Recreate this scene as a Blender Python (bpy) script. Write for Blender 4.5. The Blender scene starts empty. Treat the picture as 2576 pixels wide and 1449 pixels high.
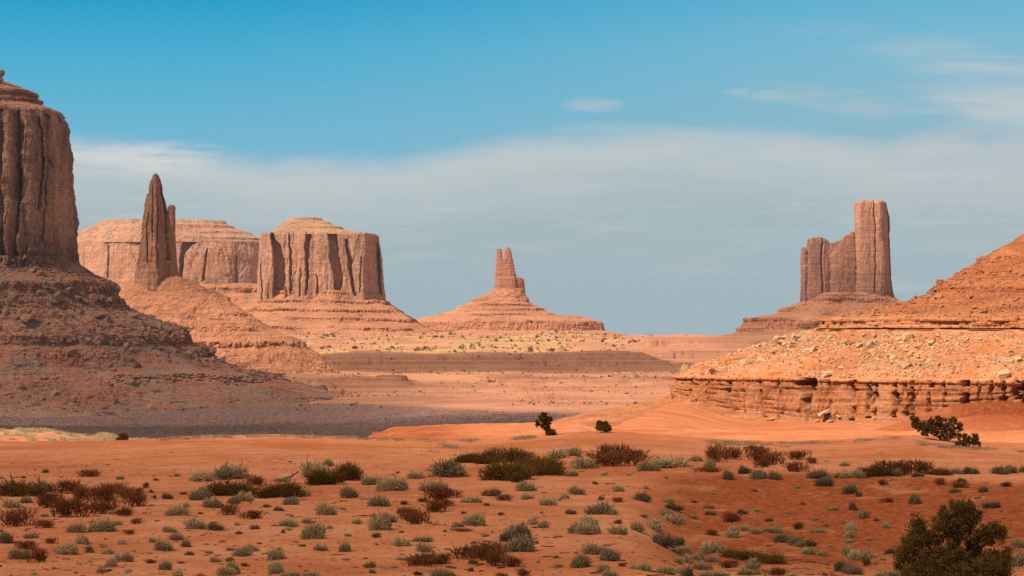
import bpy, bmesh, math, random
import numpy as np
from mathutils import Vector

random.seed(7)
rng = np.random.default_rng(11)
SC = bpy.context.scene
COL = SC.collection

# ------------------------------------------------------------------ camera
HC = 8.5                       # eye height above the dune plain
HFOV = math.radians(20.0)
F = 1288.0 / math.tan(HFOV / 2)   # focal length in units of a 2576-wide picture
CX, HZ = 1288.0, 820.0
cam_d = bpy.data.cameras.new("camera")
cam = bpy.data.objects.new("camera", cam_d)
COL.objects.link(cam)
cam.location = (0, 0, HC)
cam.rotation_euler = (math.radians(90), 0, 0)
cam_d.sensor_width = 36.0
cam_d.angle = HFOV
cam_d.shift_y = (820 - 724.5) / 2576.0
cam_d.clip_start = 0.5
cam_d.clip_end = 80000
SC.camera = cam

# ------------------------------------------------------------------ light
SUN_AZ_LEFT = math.radians(46)      # how far left of straight behind the camera
SUN_EL = math.radians(42)
SUN_DIR = Vector((-math.sin(SUN_AZ_LEFT) * math.cos(SUN_EL), -math.cos(SUN_AZ_LEFT) * math.cos(SUN_EL), math.sin(SUN_EL)))
sun_d = bpy.data.lights.new("sun", 'SUN')
sun_d.energy = 5.0
sun_d.angle = math.radians(0.5)
sun_d.color = (1.0, 0.90, 0.76)
sun = bpy.data.objects.new("sun", sun_d)
COL.objects.link(sun)
sun.rotation_euler = SUN_DIR.to_track_quat('Z', 'Y').to_euler()

W = bpy.data.worlds.new("World")
SC.world = W
W.use_nodes = True
WT = W.node_tree
WT.nodes.clear()


def srgb(r, g, b):
    f = lambda c: (c / 255 / 12.92) if c / 255 <= 0.04045 else ((c / 255 + 0.055) / 1.055) ** 2.4
    return (f(r), f(g), f(b), 1.0)


class NT:
    """small helper for wiring node trees"""
    def __init__(self, tree):
        self.t = tree

    def n(self, typ, **kw):
        nd = self.t.nodes.new(typ)
        for k, v in kw.items():
            setattr(nd, k, v)
        return nd

    def link(self, a, b):
        self.t.links.new(a, b)

    def val(self, sock, v):
        if hasattr(v, 'is_output') or isinstance(v, bpy.types.NodeSocket):
            self.link(v, sock)
        else:
            sock.default_value = v

    def math(self, op, a, b=0.0, c=None, clamp=False):
        nd = self.n('ShaderNodeMath', operation=op, use_clamp=clamp)
        self.val(nd.inputs[0], a)
        self.val(nd.inputs[1], b)
        if c is not None:
            self.val(nd.inputs[2], c)
        return nd.outputs[0]

    def smooth(self, v, a, b, lo=0.0, hi=1.0):
        nd = self.n('ShaderNodeMapRange', interpolation_type='SMOOTHSTEP')
        self.val(nd.inputs[0], v)
        self.val(nd.inputs[1], a)
        self.val(nd.inputs[2], b)
        self.val(nd.inputs[3], lo)
        self.val(nd.inputs[4], hi)
        return nd.outputs[0]

    def mix(self, f, a, b, blend='MIX'):
        nd = self.n('ShaderNodeMix', data_type='RGBA', blend_type=blend)
        self.val(nd.inputs[0], f)
        self.val(nd.inputs[6], a)
        self.val(nd.inputs[7], b)
        return nd.outputs[2]

    def noise(self, vec, scale, detail=4.0, rough=0.55, dist=0.0):
        nd = self.n('ShaderNodeTexNoise')
        self.val(nd.inputs['Vector'], vec)
        nd.inputs['Scale'].default_value = scale
        nd.inputs['Detail'].default_value = detail
        nd.inputs['Roughness'].default_value = rough
        nd.inputs['Distortion'].default_value = dist
        return nd.outputs[0]

    def stretch(self, vec, sx, sy, sz):
        nd = self.n('ShaderNodeVectorMath', operation='MULTIPLY')
        self.val(nd.inputs[0], vec)
        nd.inputs[1].default_value = (sx, sy, sz)
        return nd.outputs[0]

    def ramp(self, fac, stops):
        nd = self.n('ShaderNodeValToRGB')
        el = nd.color_ramp.elements
        while len(el) < len(stops):
            el.new(0.5)
        for e, (p, c) in zip(el, stops):
            e.position = p
            e.color = c if isinstance(c, tuple) else (c, c, c, 1)
        self.val(nd.inputs[0], fac)
        return nd.outputs[0]


def build_world():
    T = NT(WT)
    SKY_STR = 0.10
    sky = T.n('ShaderNodeTexSky', sky_type='NISHITA', sun_disc=False)
    sky.sun_elevation = SUN_EL
    sky.sun_rotation = math.radians(180) + SUN_AZ_LEFT
    sky.altitude = 1700
    sky.air_density = 1.0
    sky.dust_density = 0.4
    sky.ozone_density = 1.5
    tc = T.n('ShaderNodeTexCoord')
    sep = T.n('ShaderNodeSeparateXYZ')
    T.link(tc.outputs['Generated'], sep.inputs[0])
    x, y, z = sep.outputs
    az = T.math('ARCTAN2', x, y)
    hor = T.math('SQRT', T.math('ADD', T.math('MULTIPLY', x, x), T.math('MULTIPLY', y, y)))
    el = T.math('DIVIDE', z, hor)
    t = T.math('DIVIDE', el, 0.112, clamp=True)
    left = T.ramp(t, [(0.0, srgb(158, 184, 196)), (0.35, srgb(135, 186, 208)), (0.62, srgb(100, 181, 212)), (0.85, srgb(62, 172, 210)), (1.0, srgb(18, 158, 205))])
    right = T.ramp(t, [(0.0, srgb(158, 184, 196)), (0.35, srgb(140, 182, 198)), (0.62, srgb(138, 185, 203)), (0.85, srgb(124, 186, 210)), (1.0, srgb(98, 180, 211))])
    clear = T.mix(T.smooth(az, -0.13, 0.2), left, right)
    # stratus deck low over the horizon, drawn in direction space
    u = T.n('ShaderNodeCombineXYZ')
    T.link(T.math('MULTIPLY', az, 9.0), u.inputs[0])
    T.link(T.math('MULTIPLY', el, 55.0), u.inputs[1])
    nz = T.noise(u.outputs[0], 1.0, 5, 0.55, 0.3)
    u2 = T.n('ShaderNodeCombineXYZ')
    T.link(T.math('MULTIPLY', az, 22.0), u2.inputs[0])
    T.link(T.math('MULTIPLY', el, 170.0), u2.inputs[1])
    nz2 = T.noise(u2.outputs[0], 1.0, 9, 0.68, 0.5)
    e = T.math('DIVIDE', T.math('ADD', az, 0.18), 0.36, clamp=True)
    H = lambda py: (820 - py) / 820.0
    A = lambda px: ((px - 1288) / F + 0.18) / 0.36
    edge = T.ramp(e, [(A(0), H(345)), (A(420), H(365)), (A(680), H(402)), (A(980), H(392)), (A(1300), H(338)), (A(1700), H(305)), (A(2030), H(318)), (A(2250), H(370)), (A(2576), H(352))])
    tt = T.math('ADD', t, T.math('MULTIPLY', T.math('SUBTRACT', nz, 0.5), -0.16))
    tt = T.math('ADD', tt, T.math('MULTIPLY', T.math('SUBTRACT', nz2, 0.5), -0.09))
    dlt = T.math('SUBTRACT', edge, tt)
    m = T.smooth(dlt, -0.03, 0.085)
    bright = T.smooth(dlt, 0.30, 0.0)          # whiter near the upper rim
    ccol = T.mix(bright, srgb(160, 184, 190), srgb(196, 204, 204))
    ccol = T.mix(T.smooth(nz2, 0.44, 0.72, 0.0, 0.6), ccol, srgb(197, 203, 205))
    ccol = T.mix(T.math('MULTIPLY', T.smooth(nz, 0.5, 0.35), 0.35), ccol, srgb(160, 188, 200))
    ccol = T.mix(T.smooth(t, 0.36, 0.06), ccol, srgb(155, 181, 190))
    col = T.mix(T.math('MULTIPLY', m, 0.93), clear, ccol)
    puff = T.math('MULTIPLY', T.smooth(az, -0.09, -0.125), T.math('MULTIPLY', T.smooth(t, 0.44, 0.49), T.smooth(t, 0.58, 0.52)))
    puff = T.math('MULTIPLY', puff, T.smooth(nz2, 0.36, 0.58))
    col = T.mix(T.math('MULTIPLY', puff, 0.95), col, srgb(210, 215, 215))
    # loose wisps to the right above the deck
    w = T.math('MULTIPLY', T.smooth(T.math('ADD', nz, T.math('MULTIPLY', nz2, 0.35)), 0.66, 0.86), T.smooth(az, 0.02, 0.12))
    w = T.math('MULTIPLY', w, T.smooth(t, 0.97, 0.72))
    col = T.mix(T.math('MULTIPLY', w, 0.8), col, srgb(176, 190, 200))
    # a few small torn clouds above the deck
    wn = T.noise(u2.outputs[0], 0.55, 5, 0.62, 0.8)
    wfac = None
    for px, py, wx, wy, k in ((1492, 264, 62, 15, .5), (1855, 232, 34, 10, .4), (1938, 243, 48, 12, .42), (2440, 232, 200, 66, .85), (2540, 290, 170, 60, .9), (2330, 372, 100, 26, .6), (2180, 255, 140, 34, .35), (2330, 140, 110, 36, .3)):
        dx = T.math('DIVIDE', T.math('SUBTRACT', az, (px - 1288) / F), wx / F)
        dy = T.math('DIVIDE', T.math('SUBTRACT', el, (820 - py) / F), wy / F)
        g = T.math('ADD', T.math('ADD', T.math('MULTIPLY', dx, dx), T.math('MULTIPLY', dy, dy)), T.math('MULTIPLY', T.math('SUBTRACT', wn, 0.5), -6.5))
        f = T.math('MULTIPLY', T.smooth(g, 2.4, -1.2), k)
        wfac = f if wfac is None else T.math('MAXIMUM', wfac, f)
    col = T.mix(wfac, col, srgb(194, 202, 207))
    sc = T.n('ShaderNodeVectorMath', operation='SCALE')
    T.link(col, sc.inputs[0])
    sc.inputs[3].default_value = 1.0 / SKY_STR
    up = T.smooth(el, 0.13, 0.45)
    # broken cloud overhead, above the frame
    ov = T.noise(tc.outputs['Generated'], 3.0, 5, 0.6)
    veil = T.smooth(ov, 0.30, 0.62, 0.45, 0.85)
    dome = T.mix(veil, sky.outputs[0], (4.6, 4.1, 3.75, 1.0))
    out = T.mix(up, sc.outputs[0], dome)
    bg = T.n('ShaderNodeBackground')
    T.link(out, bg.inputs[0])
    bg.inputs[1].default_value = SKY_STR
    o = T.n('ShaderNodeOutputWorld')
    T.link(bg.outputs[0], o.inputs[0])


build_world()
SC.view_settings.view_transform = 'Standard'
SC.view_settings.look = 'None'
SC.view_settings.exposure = 0.0
SC.view_settings.gamma = 1.0
SC.render.engine = 'CYCLES'
SC.cycles.use_denoising = False
SC.cycles.max_bounces = 5
SC.cycles.diffuse_bounces = 3
SC.cycles.transparent_max_bounces = 24
SC.cycles.volume_bounces = 1


# ------------------------------------------------------------------ noise
_perm = np.random.default_rng(3).permutation(256).astype(np.int32)
_perm = np.concatenate([_perm, _perm, _perm[:4]])
_g = np.random.default_rng(4).normal(size=(256, 3)).astype(np.float32)
_g /= np.linalg.norm(_g, axis=1)[:, None]


def perlin(x, y, z):
    x, y, z = np.broadcast_arrays(np.asarray(x, np.float32), np.asarray(y, np.float32), np.asarray(z, np.float32))
    shp = x.shape
    x, y, z = x.ravel(), y.ravel(), z.ravel()
    xi, yi, zi = np.floor(x), np.floor(y), np.floor(z)
    xf, yf, zf = x - xi, y - yi, z - zi
    xi, yi, zi = xi.astype(np.int64) & 255, yi.astype(np.int64) & 255, zi.astype(np.int64) & 255
    fade = lambda t: t * t * t * (t * (t * 6 - 15) + 10)
    u, v, w = fade(xf), fade(yf), fade(zf)
    def cor(dx, dy, dz):
        h = _perm[_perm[_perm[(xi + dx) & 255] + ((yi + dy) & 255)] + ((zi + dz) & 255)]
        g = _g[h]
        return g[:, 0] * (xf - dx) + g[:, 1] * (yf - dy) + g[:, 2] * (zf - dz)
    a = cor(0, 0, 0) * (1 - u) + cor(1, 0, 0) * u
    b = cor(0, 1, 0) * (1 - u) + cor(1, 1, 0) * u
    c = cor(0, 0, 1) * (1 - u) + cor(1, 0, 1) * u
    d = cor(0, 1, 1) * (1 - u) + cor(1, 1, 1) * u
    r = (a * (1 - v) + b * v) * (1 - w) + (c * (1 - v) + d * v) * w
    return (r * 1.6).reshape(shp)


def fbm(x, y, z, oct=4, gain=0.5):
    s, a = 0.0, 1.0
    for i in range(oct):
        s = s + a * perlin(np.asarray(x) * 2.03 ** i + 17.1 * i, np.asarray(y) * 2.03 ** i + 5.3 * i, np.asarray(z) * 2.03 ** i + 9.7 * i)
        a *= gain
    return s


def sstep(a, b, v):
    t = np.clip((np.asarray(v, float) - a) / (b - a), 0, 1)
    return t * t * (3 - 2 * t)


# ------------------------------------------------------------------ mesh helpers
def np_mesh(name, verts, quads, mat=None, smooth=True, attrs=None):
    verts = np.asarray(verts, np.float32)
    quads = np.asarray(quads, np.int32)
    k = quads.shape[1]
    me = bpy.data.meshes.new(name)
    me.vertices.add(len(verts))
    me.vertices.foreach_set("co", verts.ravel())
    me.loops.add(quads.size)
    me.loops.foreach_set("vertex_index", quads.ravel())
    me.polygons.add(len(quads))
    me.polygons.foreach_set("loop_start", np.arange(0, quads.size, k, dtype=np.int32))
    me.polygons.foreach_set("use_smooth", np.full(len(quads), smooth, dtype=bool))
    for an, av in (attrs or {}).items():
        a = me.attributes.new(an, 'FLOAT', 'POINT')
        a.data.foreach_set("value", np.asarray(av, np.float32).ravel())
    me.update(calc_edges=True)
    if mat:
        me.materials.append(mat)
    return me


def obj(name, me, loc=(0, 0, 0), parent=None, **props):
    o = bpy.data.objects.new(name, me)
    COL.objects.link(o)
    o.location = loc
    if parent is not None:
        o.parent = parent
    for k, v in props.items():
        o[k] = v
    return o


def empty(name, loc, **props):
    o = obj(name, None, loc, **props)
    o.empty_display_size = 1.0
    return o


def grid_quads(nr, nc, wrap=False):
    i, j = np.meshgrid(np.arange(nr - 1), np.arange(nc if wrap else nc - 1), indexing='ij')
    j2 = (j + 1) % nc
    return np.stack([i * nc + j, i * nc + j2, (i + 1) * nc + j2, (i + 1) * nc + j], -1).reshape(-1, 4)


# ------------------------------------------------------------------ materials
def new_mat(name):
    m = bpy.data.materials.new(name)
    m.use_nodes = True
    m.node_tree.nodes.clear()
    return m, NT(m.node_tree)


def finish(T, col, bump=None, bdist=0.1, rough=0.95, bstr=1.0, transl=None):
    d = T.n('ShaderNodeBsdfDiffuse')
    T.val(d.inputs[0], col)
    d.inputs[1].default_value = rough
    if bump is not None:
        b = T.n('ShaderNodeBump')
        b.inputs['Strength'].default_value = bstr
        b.inputs['Distance'].default_value = bdist
        T.link(bump, b.inputs['Height'])
        T.link(b.outputs[0], d.inputs['Normal'])
    sh = d.outputs[0]
    if transl:
        tr = T.n('ShaderNodeBsdfTranslucent')
        T.val(tr.inputs[0], col)
        mx = T.n('ShaderNodeMixShader')
        mx.inputs[0].default_value = transl
        T.link(sh, mx.inputs[1])
        T.link(tr.outputs[0], mx.inputs[2])
        sh = mx.outputs[0]
    o = T.n('ShaderNodeOutputMaterial')
    T.link(sh, o.inputs[0])


def c4(r, g, b):
    return (r, g, b, 1.0)


def rock_mat(name, ca, cb, dark, band, streak=0.5, pale=None, speck=0.0, beds_amt=1.0, dash=0.0, zb=None, patch=None, upper=None):
    """bedded sandstone: CA/CB alternate in beds BAND metres thick, DARK runs down as desert varnish, DASH: broken dark lines that paint in the shade of slotted ledges, ZB: heights between which thin dark beds set in"""
    m, T = new_mat(name)
    pos = T.n('ShaderNodeNewGeometry').outputs['Position']
    beds = T.noise(T.stretch(pos, 0.05 / band, 0.05 / band, 1.0 / band), 1.0, 5, 0.65, 0.2)
    big = T.noise(pos, 0.07 / band, 4, 0.55)
    run = T.noise(T.stretch(pos, 0.5 / band, 0.5 / band, 0.03 / band), 1.0, 6, 0.65, 0.5)
    fine = T.noise(pos, 1.4 / band, 7, 0.7)
    col = T.mix(T.math('MULTIPLY', T.smooth(beds, 0.38, 0.62), beds_amt), ca, cb)
    if patch is not None:
        pn = T.noise(T.stretch(pos, 0.16 / band, 0.16 / band, 0.05 / band), 1.0, 5, 0.6, 0.4)
        col = T.mix(T.smooth(pn, 0.42, 0.6), col, patch)
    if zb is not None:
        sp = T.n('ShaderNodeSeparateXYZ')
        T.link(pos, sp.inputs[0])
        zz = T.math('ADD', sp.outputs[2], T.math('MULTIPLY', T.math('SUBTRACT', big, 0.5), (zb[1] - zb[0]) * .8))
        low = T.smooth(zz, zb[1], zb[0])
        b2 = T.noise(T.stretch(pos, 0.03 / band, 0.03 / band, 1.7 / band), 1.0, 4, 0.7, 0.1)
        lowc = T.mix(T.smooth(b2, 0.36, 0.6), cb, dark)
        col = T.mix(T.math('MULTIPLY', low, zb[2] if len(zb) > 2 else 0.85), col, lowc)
    if upper is not None:
        su = T.n('ShaderNodeSeparateXYZ')
        T.link(pos, su.inputs[0])
        ucol = T.mix(T.smooth(beds, 0.38, 0.62), upper[1], upper[2])
        col = T.mix(T.smooth(T.math('ADD', su.outputs[2], T.math('MULTIPLY', fine, 2.0)), upper[0], upper[0] + 2.5), col, ucol)
    if streak > 0:
        f = T.math('MULTIPLY', T.smooth(T.math('ADD', run, T.math('MULTIPLY', T.math('SUBTRACT', big, 0.5), 0.6)), 0.5, 0.68), streak)
        col = T.mix(f, col, dark)
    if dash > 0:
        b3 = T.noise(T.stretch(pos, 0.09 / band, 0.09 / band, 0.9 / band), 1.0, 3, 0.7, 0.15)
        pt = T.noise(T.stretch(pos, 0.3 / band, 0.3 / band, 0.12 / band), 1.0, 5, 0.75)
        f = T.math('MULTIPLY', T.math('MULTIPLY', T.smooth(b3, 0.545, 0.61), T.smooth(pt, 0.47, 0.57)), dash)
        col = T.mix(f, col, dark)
    if pale is not None:
        col = T.mix(T.math('MULTIPLY', T.smooth(fine, 0.54, 0.68), speck), col, pale)
    shade = T.smooth(T.math('ADD', T.math('MULTIPLY', fine, 0.6), T.math('MULTIPLY', big, 0.4)), 0.3, 0.7, 0.74, 1.22)
    sc = T.n('ShaderNodeVectorMath', operation='SCALE')
    T.link(col, sc.inputs[0])
    T.link(shade, sc.inputs[3])
    h = T.math('ADD', T.math('MULTIPLY', beds, 0.5 + 0.7 * beds_amt), T.math('ADD', T.math('MULTIPLY', fine, 1.1), T.math('MULTIPLY', run, 0.7)))
    finish(T, sc.outputs[0], h, band * 0.5)
    return m


def plant_mat(name, ca, cb, cc, transl=0.25):
    m, T = new_mat(name)
    a = T.n('ShaderNodeAttribute', attribute_name='tint').outputs['Fac']
    rnd = T.n('ShaderNodeObjectInfo').outputs['Random']
    col = T.ramp(a, [(0.0, ca), (0.5, cb), (1.0, cc)])
    k = T.n('ShaderNodeMapRange')
    T.link(rnd, k.inputs[0])
    k.inputs[3].default_value = 0.78
    k.inputs[4].default_value = 1.2
    sc = T.n('ShaderNodeVectorMath', operation='SCALE')
    T.link(col, sc.inputs[0])
    T.link(k.outputs[0], sc.inputs[3])
    finish(T, sc.outputs[0], transl=transl)
    return m


M = {}
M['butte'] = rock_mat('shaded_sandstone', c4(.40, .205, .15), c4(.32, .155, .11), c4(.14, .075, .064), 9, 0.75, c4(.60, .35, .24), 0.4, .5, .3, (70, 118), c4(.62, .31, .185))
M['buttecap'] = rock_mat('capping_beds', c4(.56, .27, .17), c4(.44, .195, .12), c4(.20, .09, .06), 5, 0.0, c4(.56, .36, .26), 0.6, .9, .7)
M['spire'] = rock_mat('spire_sandstone', c4(.55, .27, .165), c4(.45, .205, .125), c4(.20, .095, .068), 7, 0.6, c4(.5, .28, .18), 0.4, .8, .4)
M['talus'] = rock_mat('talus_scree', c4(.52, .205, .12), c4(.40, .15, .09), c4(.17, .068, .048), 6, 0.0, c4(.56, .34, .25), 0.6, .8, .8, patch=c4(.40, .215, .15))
M['lit'] = rock_mat('pale_sandstone', c4(.70, .36, .215), c4(.62, .295, .17), c4(.30, .155, .115), 11, 0.55, c4(.76, .42, .25), 0.35, .4, .35, None, c4(.62, .345, .225))
M['castle'] = rock_mat('castle_sandstone', c4(.66, .325, .205), c4(.56, .26, .165), c4(.24, .125, .10), 8, 0.6, c4(.60, .36, .25), 0.35, .4, .2, (48, 135))
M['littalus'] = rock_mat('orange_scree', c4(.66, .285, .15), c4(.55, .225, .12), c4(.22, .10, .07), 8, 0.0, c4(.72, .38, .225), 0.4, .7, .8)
M['prong'] = rock_mat('pink_sandstone', c4(.62, .28, .165), c4(.54, .23, .135), c4(.26, .12, .085), 6, 0.35, c4(.66, .36, .23), 0.3, .8, .5)
M['capgrass'] = rock_mat('grassy_ledge', c4(.58, .315, .18), c4(.52, .27, .16), c4(.28, .17, .11), 5, 0.0, c4(.66, .45, .19), 0.75, .8, .4)
M['hill'] = rock_mat('red_shale', c4(.70, .27, .115), c4(.58, .19, .075), c4(.25, .075, .03), 0.9, 0.10, c4(.76, .38, .20), 0.5, .8, .45, (-2.0, -1.2, .5), c4(.68, .31, .155), upper=(10.3, c4(.50, .175, .078), c4(.38, .12, .05)))
M['boulder'] = rock_mat('boulder_stone', c4(.74, .47, .27), c4(.66, .38, .21), c4(.3, .15, .08), 0.8, 0.0, c4(.80, .58, .38), 0.4)
M['redboulder'] = rock_mat('red_boulder_stone', c4(.58, .25, .125), c4(.50, .20, .095), c4(.3, .12, .06), 0.8, 0.0, c4(.64, .32, .17), .4)
M['scree'] = rock_mat('scree_stone', c4(.46, .24, .16), c4(.35, .165, .108), c4(.2, .1, .07), 5, 0.0, c4(.62, .39, .28), 0.5)
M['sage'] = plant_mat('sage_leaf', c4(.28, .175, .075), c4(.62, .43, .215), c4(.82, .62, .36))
M['dark'] = plant_mat('dark_leaf', c4(.14, .085, .038), c4(.32, .215, .107), c4(.54, .39, .215))
M['brown'] = plant_mat('brown_twigs', c4(.11, .036, .014), c4(.23, .075, .027), c4(.38, .135, .053))
M['olive'] = plant_mat('olive_twigs', c4(.13, .06, .015), c4(.24, .112, .027), c4(.39, .19, .058))
M['juniper'] = plant_mat('juniper_leaf', c4(.085, .044, .012), c4(.20, .103, .027), c4(.42, .21, .055), .35)
M['bark'] = plant_mat('juniper_bark', c4(.09, .05, .03), c4(.13, .08, .05), c4(.18, .11, .07), 0.0)
M['grass'] = plant_mat('dry_grass_blade', c4(.60, .40, .20), c4(.74, .56, .32), c4(.84, .70, .45), 0.3)
M['crestgrass'] = plant_mat('dune_grass_blade', c4(.36, .22, .12), c4(.48, .33, .19), c4(.60, .45, .28), 0.3)
M['litter'] = plant_mat('dead_twig', c4(.10, .036, .02), c4(.17, .066, .036), c4(.25, .12, .07), 0.0)

# ------------------------------------------------------------------ the ground
def zof(py, y):
    return HC - (np.asarray(py, float) - HZ) / F * np.asarray(y, float)


CREST = np.array([(-900, 1112), (0, 1114), (300, 1111), (420, 1104), (520, 1098), (700, 1096), (860, 1100), (960, 1104), (1150, 1108), (1250, 1105), (1340, 1096), (1480, 1085),
                  (1560, 1085), (1700, 1096), (1850, 1108), (1980, 1111), (2100, 1106), (2200, 1100), (2300, 1095), (2420, 1108), (2576, 1115), (3400, 1112)], float)
RIDGE = np.array([(-900, 1092), (0, 1084), (60, 1083), (130, 1088), (190, 1098), (230, 1102), (262, 1096), (300, 1106), (340, 1110), (392, 1113), (450, 1135), (880, 1140), (930, 1106), (985, 1083),
                  (1100, 1078), (1250, 1072), (1460, 1072), (1490, 1078), (1560, 1090), (3400, 1100)], float)
VAL_MID = np.array([(900, 1457), (2600, 1040), (2760, 1024), (2900, 1006), (2908, 994), (3030, 984), (3036, 973), (3110, 968), (3116, 955), (3250, 949), (3600, 943), (3860, 939), (3885, 935), (3990, 918),
                    (3995, 911), (4050, 903), (4054, 898), (4105, 891), (4110, 887), (4230, 888), (4380, 880), (4700, 862), (5200, 846), (5700, 834), (6100, 834), (9000, 905), (24000, 905)], float)
VAL_R = np.array([(900, 1457), (2600, 1040), (3100, 985), (3700, 935), (4150, 917), (4158, 908), (4250, 899), (4256, 886), (4330, 884), (4550, 868), (4556, 853), (4700, 849), (5000, 846), (6100, 850),
                  (9000, 905), (24000, 905)], float)


def ground_h(x, y, detail=True):
    """height of the desert floor; also the soil zones: pale grass, grey scrub plain, dark red soil with some painted shade"""
    x = np.asarray(x, float)
    y = np.asarray(y, float)
    ys = np.maximum(y, 60.0)
    px = CX + F * x / ys
    # --- dune plain, 60..225 m
    und = fbm(x * .022, y * .03, 0.3, 3) * 0.42 + perlin(x * .13, y * .13, 4.2) * 0.10
    z = und * 0.8 - 0.05
    g = sstep(1560, 1760, px + 40 * perlin(x * .1, y * .1, 8.0))
    lip = 166 + 5 * perlin(x * .07, 1.5, 2.2) - 5 * sstep(2250, 2576, px)
    gd = (1 - sstep(lip - 24, lip, y)) * sstep(92, 126, y)
    er = np.abs(perlin(x * .16, y * .07, 3.3)) * 0.9 + 0.4 * fbm(x * .3, y * .3, 7.0, 3)
    z = z - g * gd * (1.35 + 0.35 * (er - .3))
    zc = zof(np.interp(px, CREST[:, 0], CREST[:, 1]), 225.0)
    w = sstep(160, 224, y)
    z = z * (1 - w * 0.92) + zc * w
    # knoll the camera stands on
    z = z + 6.8 * (1 - sstep(12, 72, np.hypot(x, y)))
    # --- valley behind the crest
    sh = np.interp(px, [850, 1300], [260, 0])
    wx = x + 30 * fbm(x * .012, y * .006, 8.0, 3)
    rid = lambda f, q: np.clip(1 - np.abs(perlin(wx * f, y * f * .35, q)) * 3, 0, 1) ** 2 * sstep(-.3, .3, perlin(x * .009, y * .012, q + 3))
    yw = y + 40 * perlin(x * .004, y * .003, 1.0) + 14 * perlin(x * .03, y * .008, 5.0) - 12 * rid(.035, 2.0) - 6 * rid(.1, 4.0)
    ye = np.clip(np.where(yw < 3400, yw - sh * np.clip((3400 - yw) / 500, 0, 1), yw), 900, None)
    zm = zof(np.interp(ye, VAL_MID[:, 0], VAL_MID[:, 1]), ye)
    zs = zof(np.interp(ye, [900, 2600, 2900, 3420, 3860, 4105, 4380, 4700, 5200, 5700, 6100, 9000], [1457, 1040, 1004, 948, 939, 889, 880, 862, 846, 834, 834, 905]), ye)
    brk = sstep(-.1, .25, fbm(x * .006, y * .004, 14.0, 3)) * (y < 3425)
    zm = zm * (1 - .85 * brk) + zs * .85 * brk
    zr = zof(np.interp(ye, VAL_R[:, 0], VAL_R[:, 1]), ye)
    k = sstep(1690, 1790, px + (y - 3450) * 0.12 + 10 * perlin(x * .02, y * .02, 3.0))
    zv = zm * (1 - k) + zr * k
    zv = zv + np.clip((y - 2500) / 1500, 0, 1) * 3.2 * fbm(x * .008, y * .008, 6.0, 5, .55) + 0.5 * fbm(x * .03, y * .03, 2.0, 3)
    # broken ledges: steps with sheer fronts
    for H, a_, sd in ((6.5, .85, 1.0), (2.7, .7, 5.0)):
        w_ = zv + 1.2 * fbm(x * .01, y * .01, sd + 3, 3)
        q_ = w_ / H
        fr_ = q_ - np.floor(q_)
        st = np.floor(q_) + np.clip((fr_ - .3) / .22, 0, 1)
        kk = a_ * sstep(-.1, .2, fbm(x * .007, y * .004, np.floor(q_) * 2.9 + sd, 3)) * sstep(2900, 2990, y) * sstep(6000, 5600, y) * (1 - .8 * sstep(4105, 4150, y) * (1 - k))
        zv = zv + (st * H - w_) * kk
    zv = np.where(y < 900, -70 + 1.5 * fbm(x * .01, y * .01, 2.0, 3), zv)
    # gentle bank across the grey plain
    zv = zv + 3.0 * np.exp(-((y - 2480 + 0.2 * x) / 40) ** 2) * sstep(700, 300, px) * (y > 900)
    # --- low ridges and the sand apron below the red hill
    drop = sstep(228, 800, y) ** 0.8
    zl = z.copy()
    zrid = zof(np.interp(px, RIDGE[:, 0], RIDGE[:, 1]), np.where(px < 600, 264.0, 296.0)) + 0.12 * fbm(x * .2, y * .2, 3.0, 3)
    yr = np.where(px < 600, 264.0, 296.0)
    wr = np.exp(-np.clip(np.abs(y - yr) - np.where(px < 600, 2, 10), 0, None) ** 2 / np.where(px < 600, 30.0, 60.0))
    post = zc - 0.06 * (y - 225)
    post = np.maximum(post, -70 + 0 * y)
    post = post * (1 - sstep(600, 900, y)) + zv * sstep(600, 900, y)
    ae = np.interp(y, [225, 296, 340, 380, 411, 470, 550, 700, 900], [900, 935, 1250, 1468, 1556, 1625, 1690, 1760, 1800])
    za = np.interp(y, [225, 296, 330, 380, 550, 640, 800], [-2.6, -2.25, -3.5, -5.35, -5.7, -6.5, -9]) + 0.12 * fbm(x * .03, y * .03, 9.0, 3)
    za = za - 2.9 * sstep(1640, 1900, px) * sstep(330, 440, y) * sstep(640, 560, y)
    za = za - np.where(y < 345, 1.6 * sstep(1480, 1700, px), 0) * sstep(225, 260, y)
    ka = sstep(-22, 6, px - ae + 10 * perlin(x * .05, y * .03, 1.0))
    ka = ka * (1 - sstep(720, 980, y))
    after = post * (1 - ka) + za * ka
    after = np.where(y < 330, np.maximum(after * (1 - wr) + zrid * wr, after), after)
    # brown mound at the foot of the hill
    mx, my = (2540 - CX) / F * 345, 345.0
    after = after + 3.6 * np.exp(-((x - mx) / 8.5) ** 2 - ((y - my) / 14) ** 2) + 1.6 * np.exp(-((x - mx + 9) / 6) ** 2 - ((y - my) / 10) ** 2)
    tb = sstep(225, 236, y)
    z = z * (1 - tb) + after * tb
    z = np.where(y >= 900, zv, z)
    if detail:
        nr = sstep(400, 250, y)
        z = z + nr * (0.05 * fbm(x * .7, y * .6, 1.0, 3) + .05 * np.clip(perlin(x * .45, y * .4, 6.0), 0, 1))
    # --- soil zones; red also carries shade painted on mound and bank
    nz = fbm(x * .012, y * .006, 12.0, 4)
    grass = sstep(4125, 4250, y) * sstep(5900, 5300, y) * (1 - k) * sstep(-0.35, 0.35, nz + 0.5 * np.exp(-((y - 4500 - 2.2 * (px - 1150)) / 500) ** 2) - 0.15)
    grass = np.maximum(grass, sstep(0.0, 0.25, fbm(x * .02, y * .01, 3.0, 3)) * sstep(3300, 3380, y) * sstep(3440, 3420, y) * 0.5)
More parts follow.
